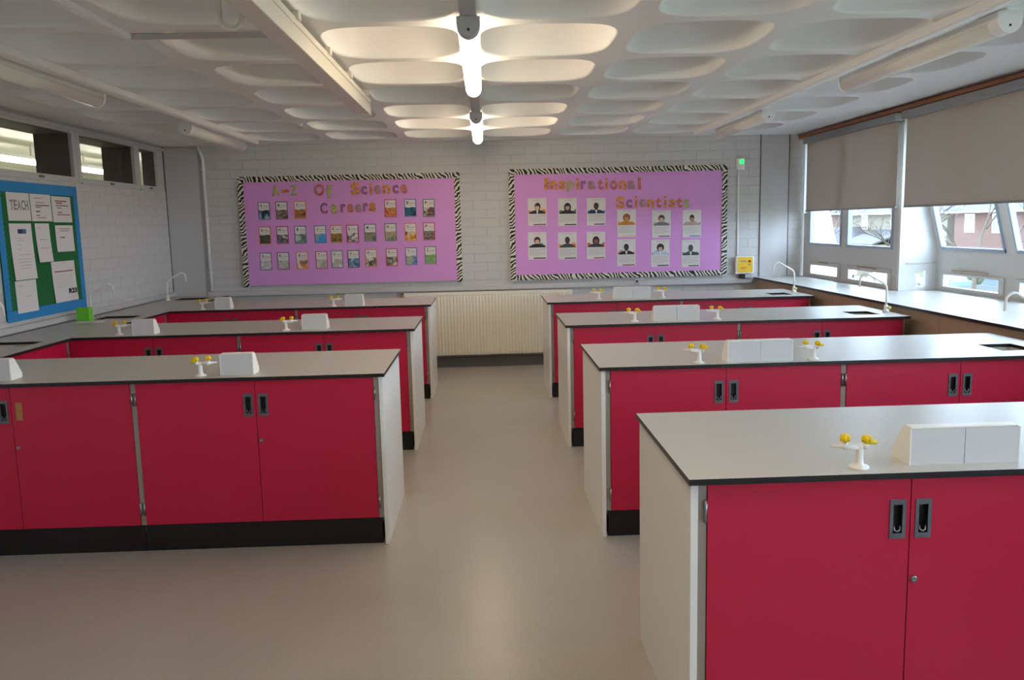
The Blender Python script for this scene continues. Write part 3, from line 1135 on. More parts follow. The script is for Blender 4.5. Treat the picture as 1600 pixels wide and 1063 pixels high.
# ---- A to Z career posters
BORD = {'b': srgb(70, 110, 160), 'k': srgb(84, 78, 82), 'o': srgb(228, 140, 52), 'r': srgb(196, 44, 62), 'n': srgb(60, 110, 110), 'g': srgb(96, 118, 92)}
for k_, v_ in BORD.items():
    mat('border_' + k_, v_, 0.6)
AZ = [('A', -2.468, 1.835, 'b', ((20, 34, 60), (40, 60, 84), (150, 180, 190))), ('B', -2.272, 1.836, 'k', ((60, 50, 44), (150, 130, 110), (90, 76, 66))),
      ('C', -2.067, 1.836, 'o', ((70, 80, 110), (190, 120, 60), (50, 36, 34))), ('D', -1.058, 1.833, 'r', ((190, 90, 40), (220, 150, 80), (120, 70, 50))),
      ('E', -0.835, 1.832, 'b', ((20, 50, 90), (40, 110, 140), (18, 28, 50))), ('F', -0.627, 1.827, 'n', ((200, 190, 170), (90, 50, 46), (150, 90, 80))),
      ('G', -2.476, 1.562, 'o', ((60, 66, 58), (84, 82, 70), (50, 50, 46))), ('H', -2.279, 1.561, 'r', ((200, 196, 190), (60, 66, 70), (120, 124, 128))),
      ('I', -2.080, 1.562, 'b', ((214, 212, 206), (70, 110, 90), (200, 200, 196))), ('J', -1.857, 1.561, 'b', ((60, 150, 210), (80, 170, 220), (200, 160, 140))),
      ('K', -1.677, 1.559, 'o', ((90, 80, 44), (160, 130, 60), (50, 46, 40))), ('L', -1.495, 1.559, 'r', ((224, 220, 214), (30, 28, 30), (226, 222, 216))),
      ('M', -1.297, 1.565, 'b', ((110, 130, 130), (150, 140, 100), (80, 96, 110))), ('N', -1.067, 1.567, 'n', ((90, 110, 120), (190, 170, 120), (70, 90, 80))),
      ('O', -0.843, 1.563, 'o', ((220, 210, 200), (220, 160, 50), (110, 40, 40))), ('P', -0.634, 1.565, 'r', ((90, 90, 80), (140, 130, 120), (60, 30, 40))),
      ('Q', -2.484, 1.270, 'b', ((220, 216, 214), (190, 170, 180), (226, 224, 220))), ('R', -2.287, 1.272, 'k', ((150, 140, 130), (200, 196, 186), (80, 74, 70))),
      ('S', -2.075, 1.273, 'o', ((224, 220, 210), (226, 130, 40), (90, 120, 130))), ('T', -1.857, 1.273, 'r', ((220, 214, 208), (190, 186, 180), (160, 150, 146))),
      ('U', -1.683, 1.276, 'b', ((210, 208, 200), (170, 166, 150), (226, 222, 216))), ('V', -1.497, 1.276, 'k', ((200, 206, 206), (90, 140, 180), (80, 90, 96))),
      ('W', -1.300, 1.282, 'o', ((224, 214, 196), (30, 30, 30), (226, 216, 200))), ('X', -1.066, 1.284, 'r', ((214, 208, 200), (130, 120, 110), (60, 46, 44))),
      ('Y', -0.846, 1.290, 'b', ((40, 140, 220), (190, 180, 130), (30, 120, 200))), ('Z', -0.628, 1.297, 'g', ((110, 190, 190), (130, 160, 60), (150, 180, 150)))]
BNAME = {'b': 'blue', 'k': 'dark', 'o': 'orange', 'r': 'red', 'n': 'teal', 'g': 'green'}
PW, PH = .132, .197
for (ch, x, z, bc, cols) in AZ:
    r = thing('career_poster', 'small %s-edged career poster headed %s on the lilac board' % (BNAME[bc], ch), 'poster', (x, SURF - .0005, z - PH / 2), 0, 'A to Z career posters')
    MB().box(-PW / 2, PW / 2, -.001, 0, 0, PH).build('card', 'border_' + bc, r)
    MB().box(-PW / 2 + .008, PW / 2 - .008, -.0014, -.001, .008, PH - .008).build('sheet', 'paper', r)
    mname = 'career_print_' + ch
    ramp_noise_mat(mname, [srgb(*c) for c in cols], 15, 0.5)
    wv = [(-PW / 2 + .008, .01), (PW / 2 - .008, .01), (PW / 2 - .008, PH * .52), (PW * .18, PH * .55), (-PW * .15, PH * .51), (-PW / 2 + .008, PH * .55)]
    link('picture', poly_mesh('picture', wv, mname), r, (0, -.0014, 0))
    link('initial', text_mesh('initial', ch, .024 if ch not in 'IJ' else .012, .030, ['print_black'], .0004, .02), r, (-.030, -.0014, PH * .80))
    MB().box(-.008, .050, -.0018, -.0014, PH * .755, PH * .785).box(-.044, .040, -.0018, -.0014, PH * .66, PH * .672).build('caption', 'print_grey', r)

# ---- scientist posters
SCI = [  # x, z, hair, skin, coat, backdrop, bar, style
    (0.595, 1.752, (58, 56, 54), (222, 190, 160), (40, 42, 58), (226, 120, 44), (120, 40, 30), 'bun', 'orange backdrop and dark grey hair'),
    (0.938, 1.744, (36, 34, 34), (206, 160, 128), (40, 42, 48), (110, 124, 126), (36, 34, 38), 'long', 'grey backdrop and long black hair'),
    (1.264, 1.741, (30, 26, 26), (84, 58, 48), (30, 48, 84), (70, 110, 160), (50, 80, 140), 'short', 'blue backdrop, dark suit and tie'),
    (1.609, 1.603, (150, 96, 44), (198, 146, 84), (196, 130, 40), (236, 160, 40), (226, 204, 140), 'big', 'yellow backdrop and full golden brown hair'),
    (2.008, 1.587, (92, 60, 44), (214, 180, 156), (120, 116, 128), (206, 180, 190), (100, 104, 112), 'bob', 'faint pink backdrop and grey jacket'),
    (2.357, 1.582, (60, 44, 40), (178, 130, 106), (196, 160, 150), (96, 170, 210), (90, 140, 180), 'short', 'pale blue backdrop and pink top'),
    (0.588, 1.373, (76, 42, 36), (224, 184, 156), (34, 36, 40), (140, 156, 146), (34, 30, 36), 'bob', 'green grey backdrop and swept brown hair'),
    (0.932, 1.365, (30, 28, 30), (64, 54, 50), (56, 62, 66), (232, 140, 50), (70, 60, 60), 'short', 'orange backdrop and dark grey jacket'),
    (1.258, 1.361, (54, 34, 32), (150, 92, 66), (56, 54, 54), (206, 90, 76), (190, 64, 50), 'long', 'red backdrop and short bobbed hair'),
    (1.605, 1.270, (26, 24, 26), (60, 46, 42), (30, 30, 34), (220, 150, 150), (160, 60, 66), 'short', 'pink backdrop and black suit'),
    (1.996, 1.255, (50, 38, 34), (216, 176, 152), (190, 204, 224), (130, 160, 200), (36, 40, 70), 'big', 'blue backdrop and pale blue coat'),
    (2.345, 1.243, (70, 70, 74), (76, 74, 78), (50, 76, 72), (90, 140, 124), (60, 70, 74), 'short', 'green backdrop and open white collar')]


def ell(cx, cz, rx, rz, a0=0, a1=360, n=20):
    return [(cx + rx * math.cos(math.radians(a0 + (a1 - a0) * i / n)), cz + rz * math.sin(math.radians(a0 + (a1 - a0) * i / n))) for i in range(n if a1 - a0 == 360 else n + 1)]


SW, SH = .213, .308
for i, (x, z, hair, skin, coat, bg, bar, style, desc) in enumerate(SCI):
    r = thing('scientist_poster', 'white portrait poster with ' + desc, 'poster', (x, SURF - .0005, z - SH / 2), 0, 'scientist posters')
    MB().box(-SW / 2, SW / 2, -.001, 0, 0, SH).build('card', 'paper', r)
    cb = .135
    for nm, c in (('hair', hair), ('skin', skin), ('coat', coat), ('backdrop', bg), ('bar', bar)):
        mat('sci_%s_%d' % (nm, i), srgb(*c), 0.6, noise=.12, scale=60)
    link('backdrop', poly_mesh('backdrop', [(-.097, cb), (.097, cb)] + [(.097 - .194 * k / 16, cb + .034 + .012 * math.sin(k * .9 + i * 1.7) + .010 * math.sin(k * .37 + i)) for k in range(17)], 'sci_backdrop_%d' % i), r, (0, -.001, 0))
    hb = {'long': ell(0, cb + .072, .040, .052), 'big': ell(0, cb + .085, .043, .044), 'bob': ell(0, cb + .082, .037, .040), 'bun': ell(.004, cb + .080, .034, .044), 'short': ell(0, cb + .083, .028, .038)}[style]
    link('hair', poly_mesh('hair', hb, 'sci_hair_%d' % i), r, (0, -.0014, 0))
    link('coat', poly_mesh('coat', [(-.088, cb)] + [(-.088 + .176 * k / 12, cb + .012 + .032 * math.sin(math.pi * k / 12) ** .7) for k in range(13)] + [(.088, cb)], 'sci_coat_%d' % i), r, (0, -.0018, 0))
    if i in (0, 2, 9, 10, 11):
        MB().prism([(-.004, cb), (.004, cb), (.014, cb + .040), (-.014, cb + .040)], -.0026, -.0022, 'xz').build('collar', 'paper', r)
    fc = ell(0, cb + .070, .023, .030)
    link('face', poly_mesh('face', fc, 'sci_skin_%d' % i), r, (0, -.0026, 0))
    e = MB()
    for s in (-1, 1):
        e.prism(ell(s * .0095, cb + .073, .0035, .002, n=8), -.0034, -.0030, 'xz')
    e.prism(ell(0, cb + .054, .007, .0018, n=8), -.0034, -.0030, 'xz')
    e.build('features', 'print_dark', r)
    if style != 'short' or i in (2, 5):
        link('fringe', poly_mesh('fringe', ell(0, cb + .080, .025, .026, 15, 165, 12), 'sci_hair_%d' % i), r, (0, -.0030, 0))
    t = MB()
    t.box(-.05, .05, -.0014, -.001, SH - .022, SH - .016)
    for k in range(8):
        t.box(-.092, .092 if k % 4 != 3 else .04, -.0014, -.001, .118 - k * .0105, .1215 - k * .0105)
    t.build('text_lines', 'print_pale', r)['kind'] = 'stuff'
    MB().box(-.045 + .01 * (i % 3), .095, -.0014, -.001, .008, .020).build('colour_bar', 'sci_bar_%d' % i, r)

# ---- green pin board on the left wall
PBX = XL + .004
pb = thing('pin_board', 'green felt pin board with scalloped blue border on the left wall', 'notice board', (PBX, 6.86, 0.985))
w, h = 1.235, 1.045
MB().box(0, .016, -w / 2 + .012, w / 2 - .012, .012, h - .012).build('felt', 'green_felt', pb)


def scallop(length, wid):
    b = MB()
    n = int(length / .04)
    pts = [(-length / 2, 0)] + [(length / 2, 0)]
    top = []
    for k in range(n):
        a = length / 2 - k * length / n
        c = length / 2 - (k + 1) * length / n
        for t in range(5):
            u = t / 4
            top.append((a + (c - a) * u, wid - .010 + .010 * math.sin(math.pi * u)))
    b.prism(pts + top, 0.016, .019, 'yz')
    return b


bo = [scallop(w, .085).build('blue_border', 'blue_card', pb)]
t_ = scallop(w, .085).build('blue_border', 'blue_card', pb, (0, 0, h))
t_.rotation_euler = (math.pi, 0, 0)
t_.location = (0, 0, h)
for s in (-1, 1):
    o = scallop(h - .16, .075).build('blue_border', 'blue_card', pb, (0, s * w / 2, h / 2))
    o.rotation_euler = (s * math.pi / 2, 0, 0)
PAPERS = [  # y0, z1, y1, z0, kind, label
    (6.385, 1.947, 6.700, 1.735, 'head', 'white sheet with large grey block lettering pinned top left'),
    (6.712, 1.946, 7.022, 1.733, 'red', 'white sheet of red notes pinned in the middle of the top row'),
    (7.036, 1.938, 7.350, 1.726, 'red2', 'white sheet with dark red lines pinned top right'),
    (6.383, 1.715, 6.690, 1.290, 'logo', 'long white sheet with a small purple and teal logo'),
    (6.745, 1.716, 6.960, 1.410, 'plain', 'narrow white sheet of faint lines curling off the pin board'),
    (7.055, 1.701, 7.350, 1.483, 'red3', 'white sheet with a short red list below the top right sheet'),
    (6.385, 1.283, 6.680, 1.040, 'plain2', 'nearly blank white sheet pinned bottom left'),
    (6.935, 1.405, 7.318, 1.070, 'table', 'large white sheet with a red bar and bold black R23')]
mat('logo_a', srgb(60, 50, 110), .6)
mat('logo_b', srgb(50, 120, 130), .6)
for (y0, z1, y1, z0, kind, lab) in PAPERS:
    ww, hh = y1 - y0, z1 - z0
    r = thing('notice_sheet', lab, 'paper', (PBX + .0165, (y0 + y1) / 2, z0), 0, 'notices on the green board')
    b = MB()
    n = 8
    for k in range(n + 1):
        v = k / n
        curl = .012 * (1 - v) ** 2 if kind in ('logo', 'plain', 'table') else .003 * (1 - v) ** 2
        b.v += [(.002 + curl, -ww / 2, v * hh), (.002 + curl, ww / 2, v * hh), (.0012 + curl, -ww / 2, v * hh), (.0012 + curl, ww / 2, v * hh)]
    for k in range(n):
        a, c = 4 * k, 4 * k + 4
        b.face([a, a + 1, c + 1, c])
        b.face([a + 3, a + 2, c + 2, c + 3])
    b.build('sheet', 'paper', r)

    def bars(lst, m, nm='print_lines', xo=.0156):
        q = MB()
        for (u0, u1, v0, v1) in lst:
            vm = (v0 + v1) / 2
            curl = .012 * (1 - vm) ** 2 if kind in ('logo', 'plain', 'table') else .003 * (1 - vm) ** 2
            q.box(.0021 + curl, .0026 + curl, -ww / 2 + u0 * ww, -ww / 2 + u1 * ww, v0 * hh, v1 * hh)
        return q.build(nm, m, r)

    if kind == 'head':
        for k, ch in enumerate('TEACH'):
            o = link('block_letter', text_mesh('block_letter', ch, ww * .15, hh * .36, ['print_grey'], .0005, .03), r, (.0032, -ww / 2 + ww * (.19 + .165 * k), hh * .56))
            o.rotation_euler = (0, 0, math.pi / 2)
    elif kind == 'red':
        bars([(.2, .55, .84, .86), (.25, .65, .68, .70), (.22, .5, .5, .53), (.22, .4, .2, .23), (.24, .68, .12, .14)], 'print_red')
        bars([(.22, .9, .57, .60), (.22, .42, .34, .38)], 'print_dark')
    elif kind == 'red2':
        bars([(.18, .8, .80, .84), (.22, .55, .72, .76), (.25, .5, .54, .57), (.22, .9, .28, .31)], 'print_red')
        bars([(.2, .85, .63, .66), (.28, .5, .37, .40)], 'print_dark')
    elif kind == 'red3':
        bars([(.2, .8, .86, .88), (.25, .75, .78, .80), (.25, .5, .52, .56)], 'print_red')
    elif kind == 'logo':
        bars([(.36, .58, .82, .90)], 'logo_a', 'logo_mark')
        bars([(.58, .74, .82, .90)], 'logo_b', 'logo_mark')
        bars([(.28, .5, .74, .745), (.28, .6, .70, .705), (.28, .5, .62, .626), (.28, .45, .54, .546), (.28, .85, .44, .446), (.26, .85, .36, .366), (.26, .8, .31, .316), (.26, .85, .25, .256), (.26, .75, .20, .206)], 'print_grey')
    elif kind == 'plain':
        bars([(.15, .4, .88, .89), (.25, .8, .58, .59), (.25, .8, .36, .37)], 'print_grey')
    elif kind == 'plain2':
        bars([(.1, .32, .83, .84), (.4, .7, .5, .51)], 'print_grey')
    elif kind == 'table':
        bars([(.1, .9, .74, .765)], 'print_red')
        bars([(.12, .85, .66 - .05 * k, .664 - .05 * k) for k in range(7)], 'print_grey')
        o = link('room_code', text_mesh('room_code', 'R23', ww * .36, hh * .13, ['print_black'], .0005, .04), r, (.0125, ww * .28, hh * .25))
        o.rotation_euler = (0, 0, math.pi / 2)

# ================================================================== THINGS ON THE END WALL
r = thing('sensor_box', 'white wall sensor with a glowing green light beside the scientists board', 'sensor', (2.912, YB - .004, 2.17))
MB().box(-.045, .045, -.045, 0, 0, .135, 0, .008).build('housing', 'white_plastic', r)
MB().lathe([(.026, -.045), (.026, -.049), (.02, -.052), (.005, -.053)], c=(.008, 0, .095), n=16, axis='y').build('green_lamp', 'green_light', r)
tag(MB().box(2.888, 2.904, YB - .018, YB - .0045, 1.21, 2.168, 0, .003).build('conduit', 'white_plastic'), 'thin white conduit running down from the green-lit sensor', 'conduit')
r = thing('gas_shutoff_panel', 'yellow gas isolation panel in a white box by the window corner', 'control panel', (2.968, YB - .015, .995))
MB().box(-.105, .105, -.05, 0, 0, .205, 0, .008).build('housing', 'white_plastic', r)
MB().box(-.085, .09, -.053, -.05, .018, .192, 0, .001).build('yellow_face', 'yellow_panel', r)
MB().lathe([(.013, -.053), (.013, -.064), (.009, -.067)], c=(.052, 0, .145), n=12, axis='y').build('stop_button', 'red_plastic', r)
MB().lathe([(.009, -.053), (.009, -.06), (.006, -.062)], c=(.052, 0, .108), n=10, axis='y').build('key_switch', 'steel', r)
MB().box(-.055, .01, -.0536, -.053, .138, .152).build('printed_label', 'print_grey', r)
MB().box(-.045, .02, -.0536, -.053, .07, .076).box(-.045, .0, -.0536, -.053, .055, .061).build('printed_label', 'red_plastic', r)
r = thing('switch_box', 'dark grey switch box under the yellow gas panel', 'switch', (2.985, YB - .06, .946))
MB().box(-.07, -.02, -.03, .04, 0, .044, 0, .004).build('cover', 'cup_dark', r)
MB().box(-.02, .07, -.02, .04, 0, .044, 0, .005).build('housing', 'grey_metal', r)
r = thing('conduit_pipe', 'pale vertical pipe rising beside the corner column', 'pipe', (-3.11, YB - .04, 0.0))
MB().tube(bezier_path([(0, 0, .95), (0, 0, 2.43), (-.05, 0, 2.555)], 5), .017, 10).build('tube', 'white_metal', r)
for z in (1.15, 1.75, 2.3):
    MB().box(-.026, .026, -.004, .035, z, z + .02, 0, .003).build('clip', 'white_metal', r)
tag(MB().box(-3.168, -3.139, YB - .02, YB - .0045, .946, ZC - .002).build('shadow_strip', 'grey_metal'), 'narrow strip standing in for the shadow beside the corner column', 'strip')  # solid strip put in for the shadow between column and pipe

# ================================================================== CEILING FIXTURES


def fixture(name, label, x, y0, y1, lit, z=2.49, r_=.05, group=None):
    if not lit:
        z, r_ = 2.485, .056
    r = thing(name, label, 'light', (x, y0, 0), 0, group)
    L = y1 - y0
    MB().box(-r_ * .82, r_ * .82, .0, L, z + .012, 2.54).build('batten', 'grey_metal' if lit else 'white_metal', r)  # lit batten bodies greyed, shade from below put into the colour
    b = MB()
    n = 16
    ya, yb = .075, L - .02
    prof = [(r_ * math.cos(math.pi * k / n), z + .014 - (r_ * 1.05) * math.sin(math.pi * k / n)) for k in range(n + 1)]
    base = len(b.v)
    for y in (ya, yb):
        b.v += [(p[0], y, p[1]) for p in prof]
    m = n + 1
    for k in range(n):
        b.face([base + k, base + k + 1, base + m + k + 1, base + m + k], 0, True)
    b.face([base + k for k in range(m)][::-1])
    b.face([base + m + k for k in range(m)])
    b.face([base, base + m, base + 2 * m - 1, base + m - 1])
    b.build('diffuser', 'lamp_on' if lit else 'lamp_off', r)
    pc = [(r_ * 1.04 * math.cos(math.pi * k / n), z + .014 - r_ * 1.1 * math.sin(math.pi * k / n)) for k in range(n + 1)] + [(-r_ * 1.04, 2.535), (r_ * 1.04, 2.535)]
    cm = 'grey_metal' if lit else 'white_metal'
    e = MB().prism(pc, -.005, .074, 'xz').build('end_cap', cm, r)
    MB().lathe([(.006, -.007), (.006, -.0045)], c=(0, 0, z - .012), n=10, axis='y').build('screw', 'cup_dark', e)
    MB().prism([(p[0] * .98, p[1] + .001) for p in pc], L - .019, L, 'xz').build('end_cap', cm if not lit else 'white_metal', r)
    return r


def trunk(label, x, y0, y1, w=.07, z0=2.515):
    r = thing('lighting_trunking', label, 'trunking', (x, y0, 0))
    MB().box(-w / 2, w / 2, 0, y1 - y0, z0, ZC - .0005, 0, .004).build('channel', 'white_metal', r)
    MB().box(-w / 2 + .012, w / 2 - .012, .01, y1 - y0 - .01, z0 - .004, z0, 0, .001).build('lid', 'white_metal', r)
    return r


CEN = -.05
tag(MB().box(CEN - .036, CEN + .036, -4.0, 9.0, 2.54, ZC - .0005, 0, .003).build('lighting_trunking', 'grey_metal'), 'shade-greyed lighting trunking along the middle rib of the ceiling', 'trunking')  # white channel coloured grey for the shade on its underside
fixture('ceiling_lamp', 'lit fluorescent batten over the aisle nearest the camera', CEN, 3.86, 5.66, True, group='lit ceiling lamps')
fixture('ceiling_lamp', 'lit fluorescent batten over the aisle near the end wall', CEN, 7.03, 8.86, True, group='lit ceiling lamps')
fixture('ceiling_lamp', 'lit fluorescent batten above the viewpoint out of the picture', CEN, 0.75, 2.55, True, group='lit ceiling lamps')
fixture('ceiling_lamp', 'added fill-light batten far behind the viewpoint out of the picture', CEN, -2.4, -0.6, True, group='lit ceiling lamps')  # unseen lamp added to raise the fill light from behind
trunk('white lighting trunking along the ceiling above the left-hand benches', -2.38, .5, 9.05)
trunk('white lighting trunking along the ceiling above the right-hand benches', 2.27, .5, 9.0)
fixture('ceiling_lamp', 'unlit cream batten lamp at the upper left edge of the picture', -2.51, 3.95, 5.72, False, group='unlit ceiling lamps')
fixture('ceiling_lamp', 'unlit cream batten lamp near the far left corner', -2.51, 7.34, 8.96, False, group='unlit ceiling lamps')
fixture('ceiling_lamp', 'unlit cream batten lamp above the window side in front', 2.43, 3.93, 5.68, False, group='unlit ceiling lamps')
fixture('ceiling_lamp', 'unlit cream batten lamp above the window side at the end wall', 2.43, 7.22, 8.70, False, group='unlit ceiling lamps')
for (ya, yb, lab) in ((8.6, 10.85, 'long bright lamp in the next room seen through the widest clerestory light'), (11.6, 13.4, 'far bright lamp in the next room seen through the clerestory')):
    r = thing('corridor_lamp', lab, 'light', (-5.48, ya, 2.5))
    MB().box(-.07, .07, 0, yb - ya, 0.03, .07).build('batten', 'white_metal', r)
    MB().box(-.055, .055, .02, yb - ya - .02, -.02, .03, 0, .01).build('diffuser', 'corridor_lamp', r)
    MB().tube([(0, .3, .07), (0, .3, .22)], .01, 6).build('hanger', 'white_metal', r)
    MB().tube([(0, yb - ya - .3, .07), (0, yb - ya - .3, .22)], .01, 6).build('hanger', 'white_metal', r)

r = thing('ceiling_beam_trunking', 'deep cream boxed trunking fixed under the ceiling left of the lamps', 'trunking', (-.845, 1.2, 0))
MB().box(-.05, .045, 0, 5.0, 2.425, ZC - .03, 0, .003).build('body', 'cream_plastic', r)
MB().box(.045, .052, 0, 5.0, 2.50, ZC - .03, 0, .001).build('lid_edge', 'cream_plastic', r)
MB().box(-.05, .05, 4.98, 5.012, 2.42, ZC - .028, 0, .002).build('end_cap', 'cream_plastic', r)
for y in (2.6, 3.35, 4.05, 4.75):
    MB().box(.0, .066, y, y + .05, 2.522, ZC - .001, 0, .002).build('clip', 'cream_plastic', r)
r = thing('u_bracket', 'cream U-shaped pipe bracket hanging under the ceiling', 'bracket', (-0.985, 3.5, 0))
pts = [(-.042, 0, 2.83), (-.042, 0, 2.46)] + [(-.042 * math.cos(math.pi * k / 10), 0, 2.46 - .045 * math.sin(math.pi * k / 10)) for k in range(1, 10)] + [(.042, 0, 2.46), (.042, 0, 2.83)]
MB().tube(pts, .009, 10).build('hoop', 'cream_plastic', r)
MB().box(-.06, .06, -.03, .03, 2.815, 2.828, 0, .002).build('plate', 'white_metal', r)
tag(MB().box(-1.66, -.98, 4.185, 4.215, 2.535, ZC - .0005, 0, .004).build('cross_conduit', 'smooth_paint'), 'grey conduit crossing the ceiling beside the U bracket', 'conduit')
tag(MB().box(-1.685, -1.645, 1.5, 4.17, 2.53, ZC - .0005, 0, .004).build('rib_conduit', 'white_metal'), 'pale conduit running along a ceiling rib at the upper left', 'conduit')

# ================================================================== ROLLER BLINDS
for k, (ya, yb, lab) in enumerate(((7.30, 9.42, 'grey roller blind at the far window, half lowered'), (5.02, 7.195, 'grey roller blind at the leaning window bay, half lowered'), (2.86, 4.95, 'grey roller blind nearer the viewpoint, past the right edge'))):
    r = thing('roller_blind', lab, 'blind', (3.60, ya, 1.685), 0, 'roller blinds')
    L = yb - ya
    b = MB()
    n = 24
    for i in range(n + 1):
        y = .02 + (L - .04) * i / n
        wv = .004 * math.sin(i * .9 + k)
        b.v += [(wv, y, 0.012), (wv * .3, y, .745)]
    for i in range(n):
        b.face([2 * i, 2 * i + 2, 2 * i + 3, 2 * i + 1], 0, True)
    b.build('fabric', 'blind_fabric', r)
    MB().box(-.008, .008, .02, L - .02, 0, .016, 0, .003).build('bottom_bar', 'blind_rail', r)
    MB().box(-.045, .045, 0, L, .745, .812, 0, .008).build('cassette', 'blind_rail', r)
tag(MB().box(3.585, 3.625, 9.43, 9.455, 1.67, 2.48, 0, .003).build('blind_guide', 'frame_white'), 'white upright guide strip beside the far roller blind', 'strip')

# ================================================================== GAS TAPS


def knob(b, c, tilt=0):
    x, y, z = c
    b.lathe([(.004, -.0125), (.010, -.009), (.0135, 0), (.010, .009), (.004, .0125)], c=c, n=10)
    for a in range(0, 360, 60):
        b.lathe([(.001, -.009), (.004, -.006), (.004, .006), (.001, .009)], c=(x + .012 * math.cos(math.radians(a)), y + .012 * math.sin(math.radians(a)), z), n=6)


def gas_tap(sx):
    """sx=-1: nozzle points to -x"""
    r = link('gas_tap', None)
    MB().lathe([(.028, 0), (.029, .004), (.026, .008), (.013, .012), (.011, .03), (.011, .058), (.013, .07), (.0, .072)], n=16).build('pillar', 'white_plastic', r)
    MB().tube([(0, 0, .062), (sx * .035, 0, .066), (sx * .048, 0, .066), (sx * .05, 0, .066), (sx * .085, 0, .068)], [.0105, .0105, .0105, .007, .0035], 10).build('nozzle', 'white_plastic', r)
    MB().tube([(-sx * .012, -.004, .062), (-sx * .016, -.01, .074)], .0095, 8).build('valve', 'white_plastic', r)
    MB().tube([(sx * .042, 0, .066), (sx * .044, -.002, .080)], .0085, 8).build('valve', 'white_plastic', r)
    for c in ((-sx * .016, -.010, .088), (sx * .044, -.003, .091)):
        b = MB()
        knob(b, c)
        b.build('knob', 'yellow_plastic', r)
    b = MB()
    b.tube([(-sx * .012, -.012, .078), (-sx * .042, -.014, .079)], [.005, .007], 8)
    b.build('lever', 'yellow_plastic', r)
    return r


TAPL = {}
G_R = gas_tap(-1)
G_L = gas_tap(1)
for o_ in (G_R, G_L):
    o_['category'] = 'gas tap'
    o_['group'] = 'bench gas taps'
RT = [[1.060], [1.068, 1.656], [1.067, 1.672], [1.057, 1.665]]
RTY = [2.315, 4.17, 6.015, 7.875]
first = True
for k in range(4):
    for j, x in enumerate(RT[k]):
        lab = 'gas tap %s of the sockets on the %s' % ('left' if j == 0 else 'right', RNAME[k])
        if first:
            G_R.location = (x, RTY[k], H)
            G_R['label'] = lab
            first = False
        else:
            copy_tree(G_R, (x, RTY[k], H), 0, lab)
LT = [[-1.452], [-1.458, -2.648], [-1.440, -2.655]]
LTY = [4.207, 6.06, 7.87]
first = True
for k in range(3):
    for j, x in enumerate(LT[k]):
        lab = 'white gas tap with yellow knobs on the %s, %s' % (LNAME[k], 'nearer the aisle' if j == 0 else 'nearer the wall')
        if k == 0:
            lab = 'white gas tap with yellow knobs on the ' + LNAME[k]
        if first:
            G_L.location = (x, LTY[k], H)
            G_L['label'] = lab
            first = False
        else:
            copy_tree(G_L, (x, LTY[k], H), 0, lab)

# ================================================================== SOCKET BOXES
SP = [(0, 0), (.098, 0), (.104, .020), (.050, .098), (.042, .105), (.0, .105)]


def socket_box(label, x0, x1, y, n):
    r = thing('socket_box', label, 'socket box', (x0, y, H), 0, 'bench socket boxes')
    w = (x1 - x0) / n
    for i in range(n):
        MB().prism(SP, i * w + (.001 if i else .004), (i + 1) * w - (.001 if i < n - 1 else .004), 'yz').build('section', 'socket_white', r)
    for (a, c) in ((0, .004), (x1 - x0 - .004, x1 - x0)):
        MB().prism([(-.001, 0), (.100, 0), (.106, .020), (.051, .099), (.043, .107), (-.001, .107)], a, c, 'yz').build('end_cheek', 'white_plastic', r)
    MB().box(.004, x1 - x0 - .004, .004, .045, .105, .111, 0, .003).build('top_rail', 'white_plastic', r)
    return r


RBX = [(1.212, 1.537, 2.325), (1.212, 1.547, 4.165), (1.205, 1.538, 6.0), (1.200, 1.548, 7.865)]
for k, (a, c, y) in enumerate(RBX):
    socket_box('double white sloping socket box on the ' + RNAME[k], a, c, y, 2)
LBX = [[(-1.353, -1.187, 4.205), (-2.57, -2.405, 4.23)], [(-1.345, -1.166, 6.07), (-2.539, -2.384, 6.02)], [(-1.322, -1.157, 7.83), (-2.532, -2.390, 7.85)]]
for k in range(3):
    for j, (a, c, y) in enumerate(LBX[k]):
        socket_box('white sloping socket box on the %s, %s' % (LNAME[k], 'nearer the aisle' if j == 0 else 'nearer the wall'), a, c, y, 1)

# ================================================================== SWAN NECK TAPS


def swan_tap(label, loc, sx):
    r = thing('swan_neck_tap', label, 'tap', loc, 0, 'swan neck taps')
    MB().lathe([(.024, 0), (.024, .012), (.017, .018), (.014, .05), (.012, .055), (.0, .056)], n=14).build('base', 'white_plastic', r)
    p = bezier_path([(0, 0, .05), (0, 0, .205), (sx * .160, 0, .297), (sx * .203, 0, .272), (sx * .208, 0, .195)], 5)
    MB().tube(p, [.008] * (len(p) - 1) + [.006], 10).build('neck', 'white_plastic', r)
    MB().tube([(0, -.01, .035), (0, -.04, .038)], [.007, .009], 8).build('valve', 'white_plastic', r)
    MB().lathe([(.005, -.058), (.013, -.055), (.014, -.045), (.010, -.04)], c=(0, 0, .038), n=10, axis='y').build('handwheel', 'yellow_handle', r)
    return r


mat('yellow_handle', srgb(206, 204, 130), .4)
for k, y in ((1, 4.42), (2, 6.19), (3, 8.09)):
    swan_tap('white swan-neck tap at the sink end of the ' + RNAME[k], (3.0, y, H), -1)
swan_tap('white swan-neck tap beside the green tub on the side counter', (-3.415, 7.30, H), 1)
swan_tap('white swan-neck tap at the far corner sink by the column', (-3.415, 9.06, H), 1)
swan_tap('white swan-neck tap at the side sink nearest the camera', (-3.415, 5.64, H), 1)

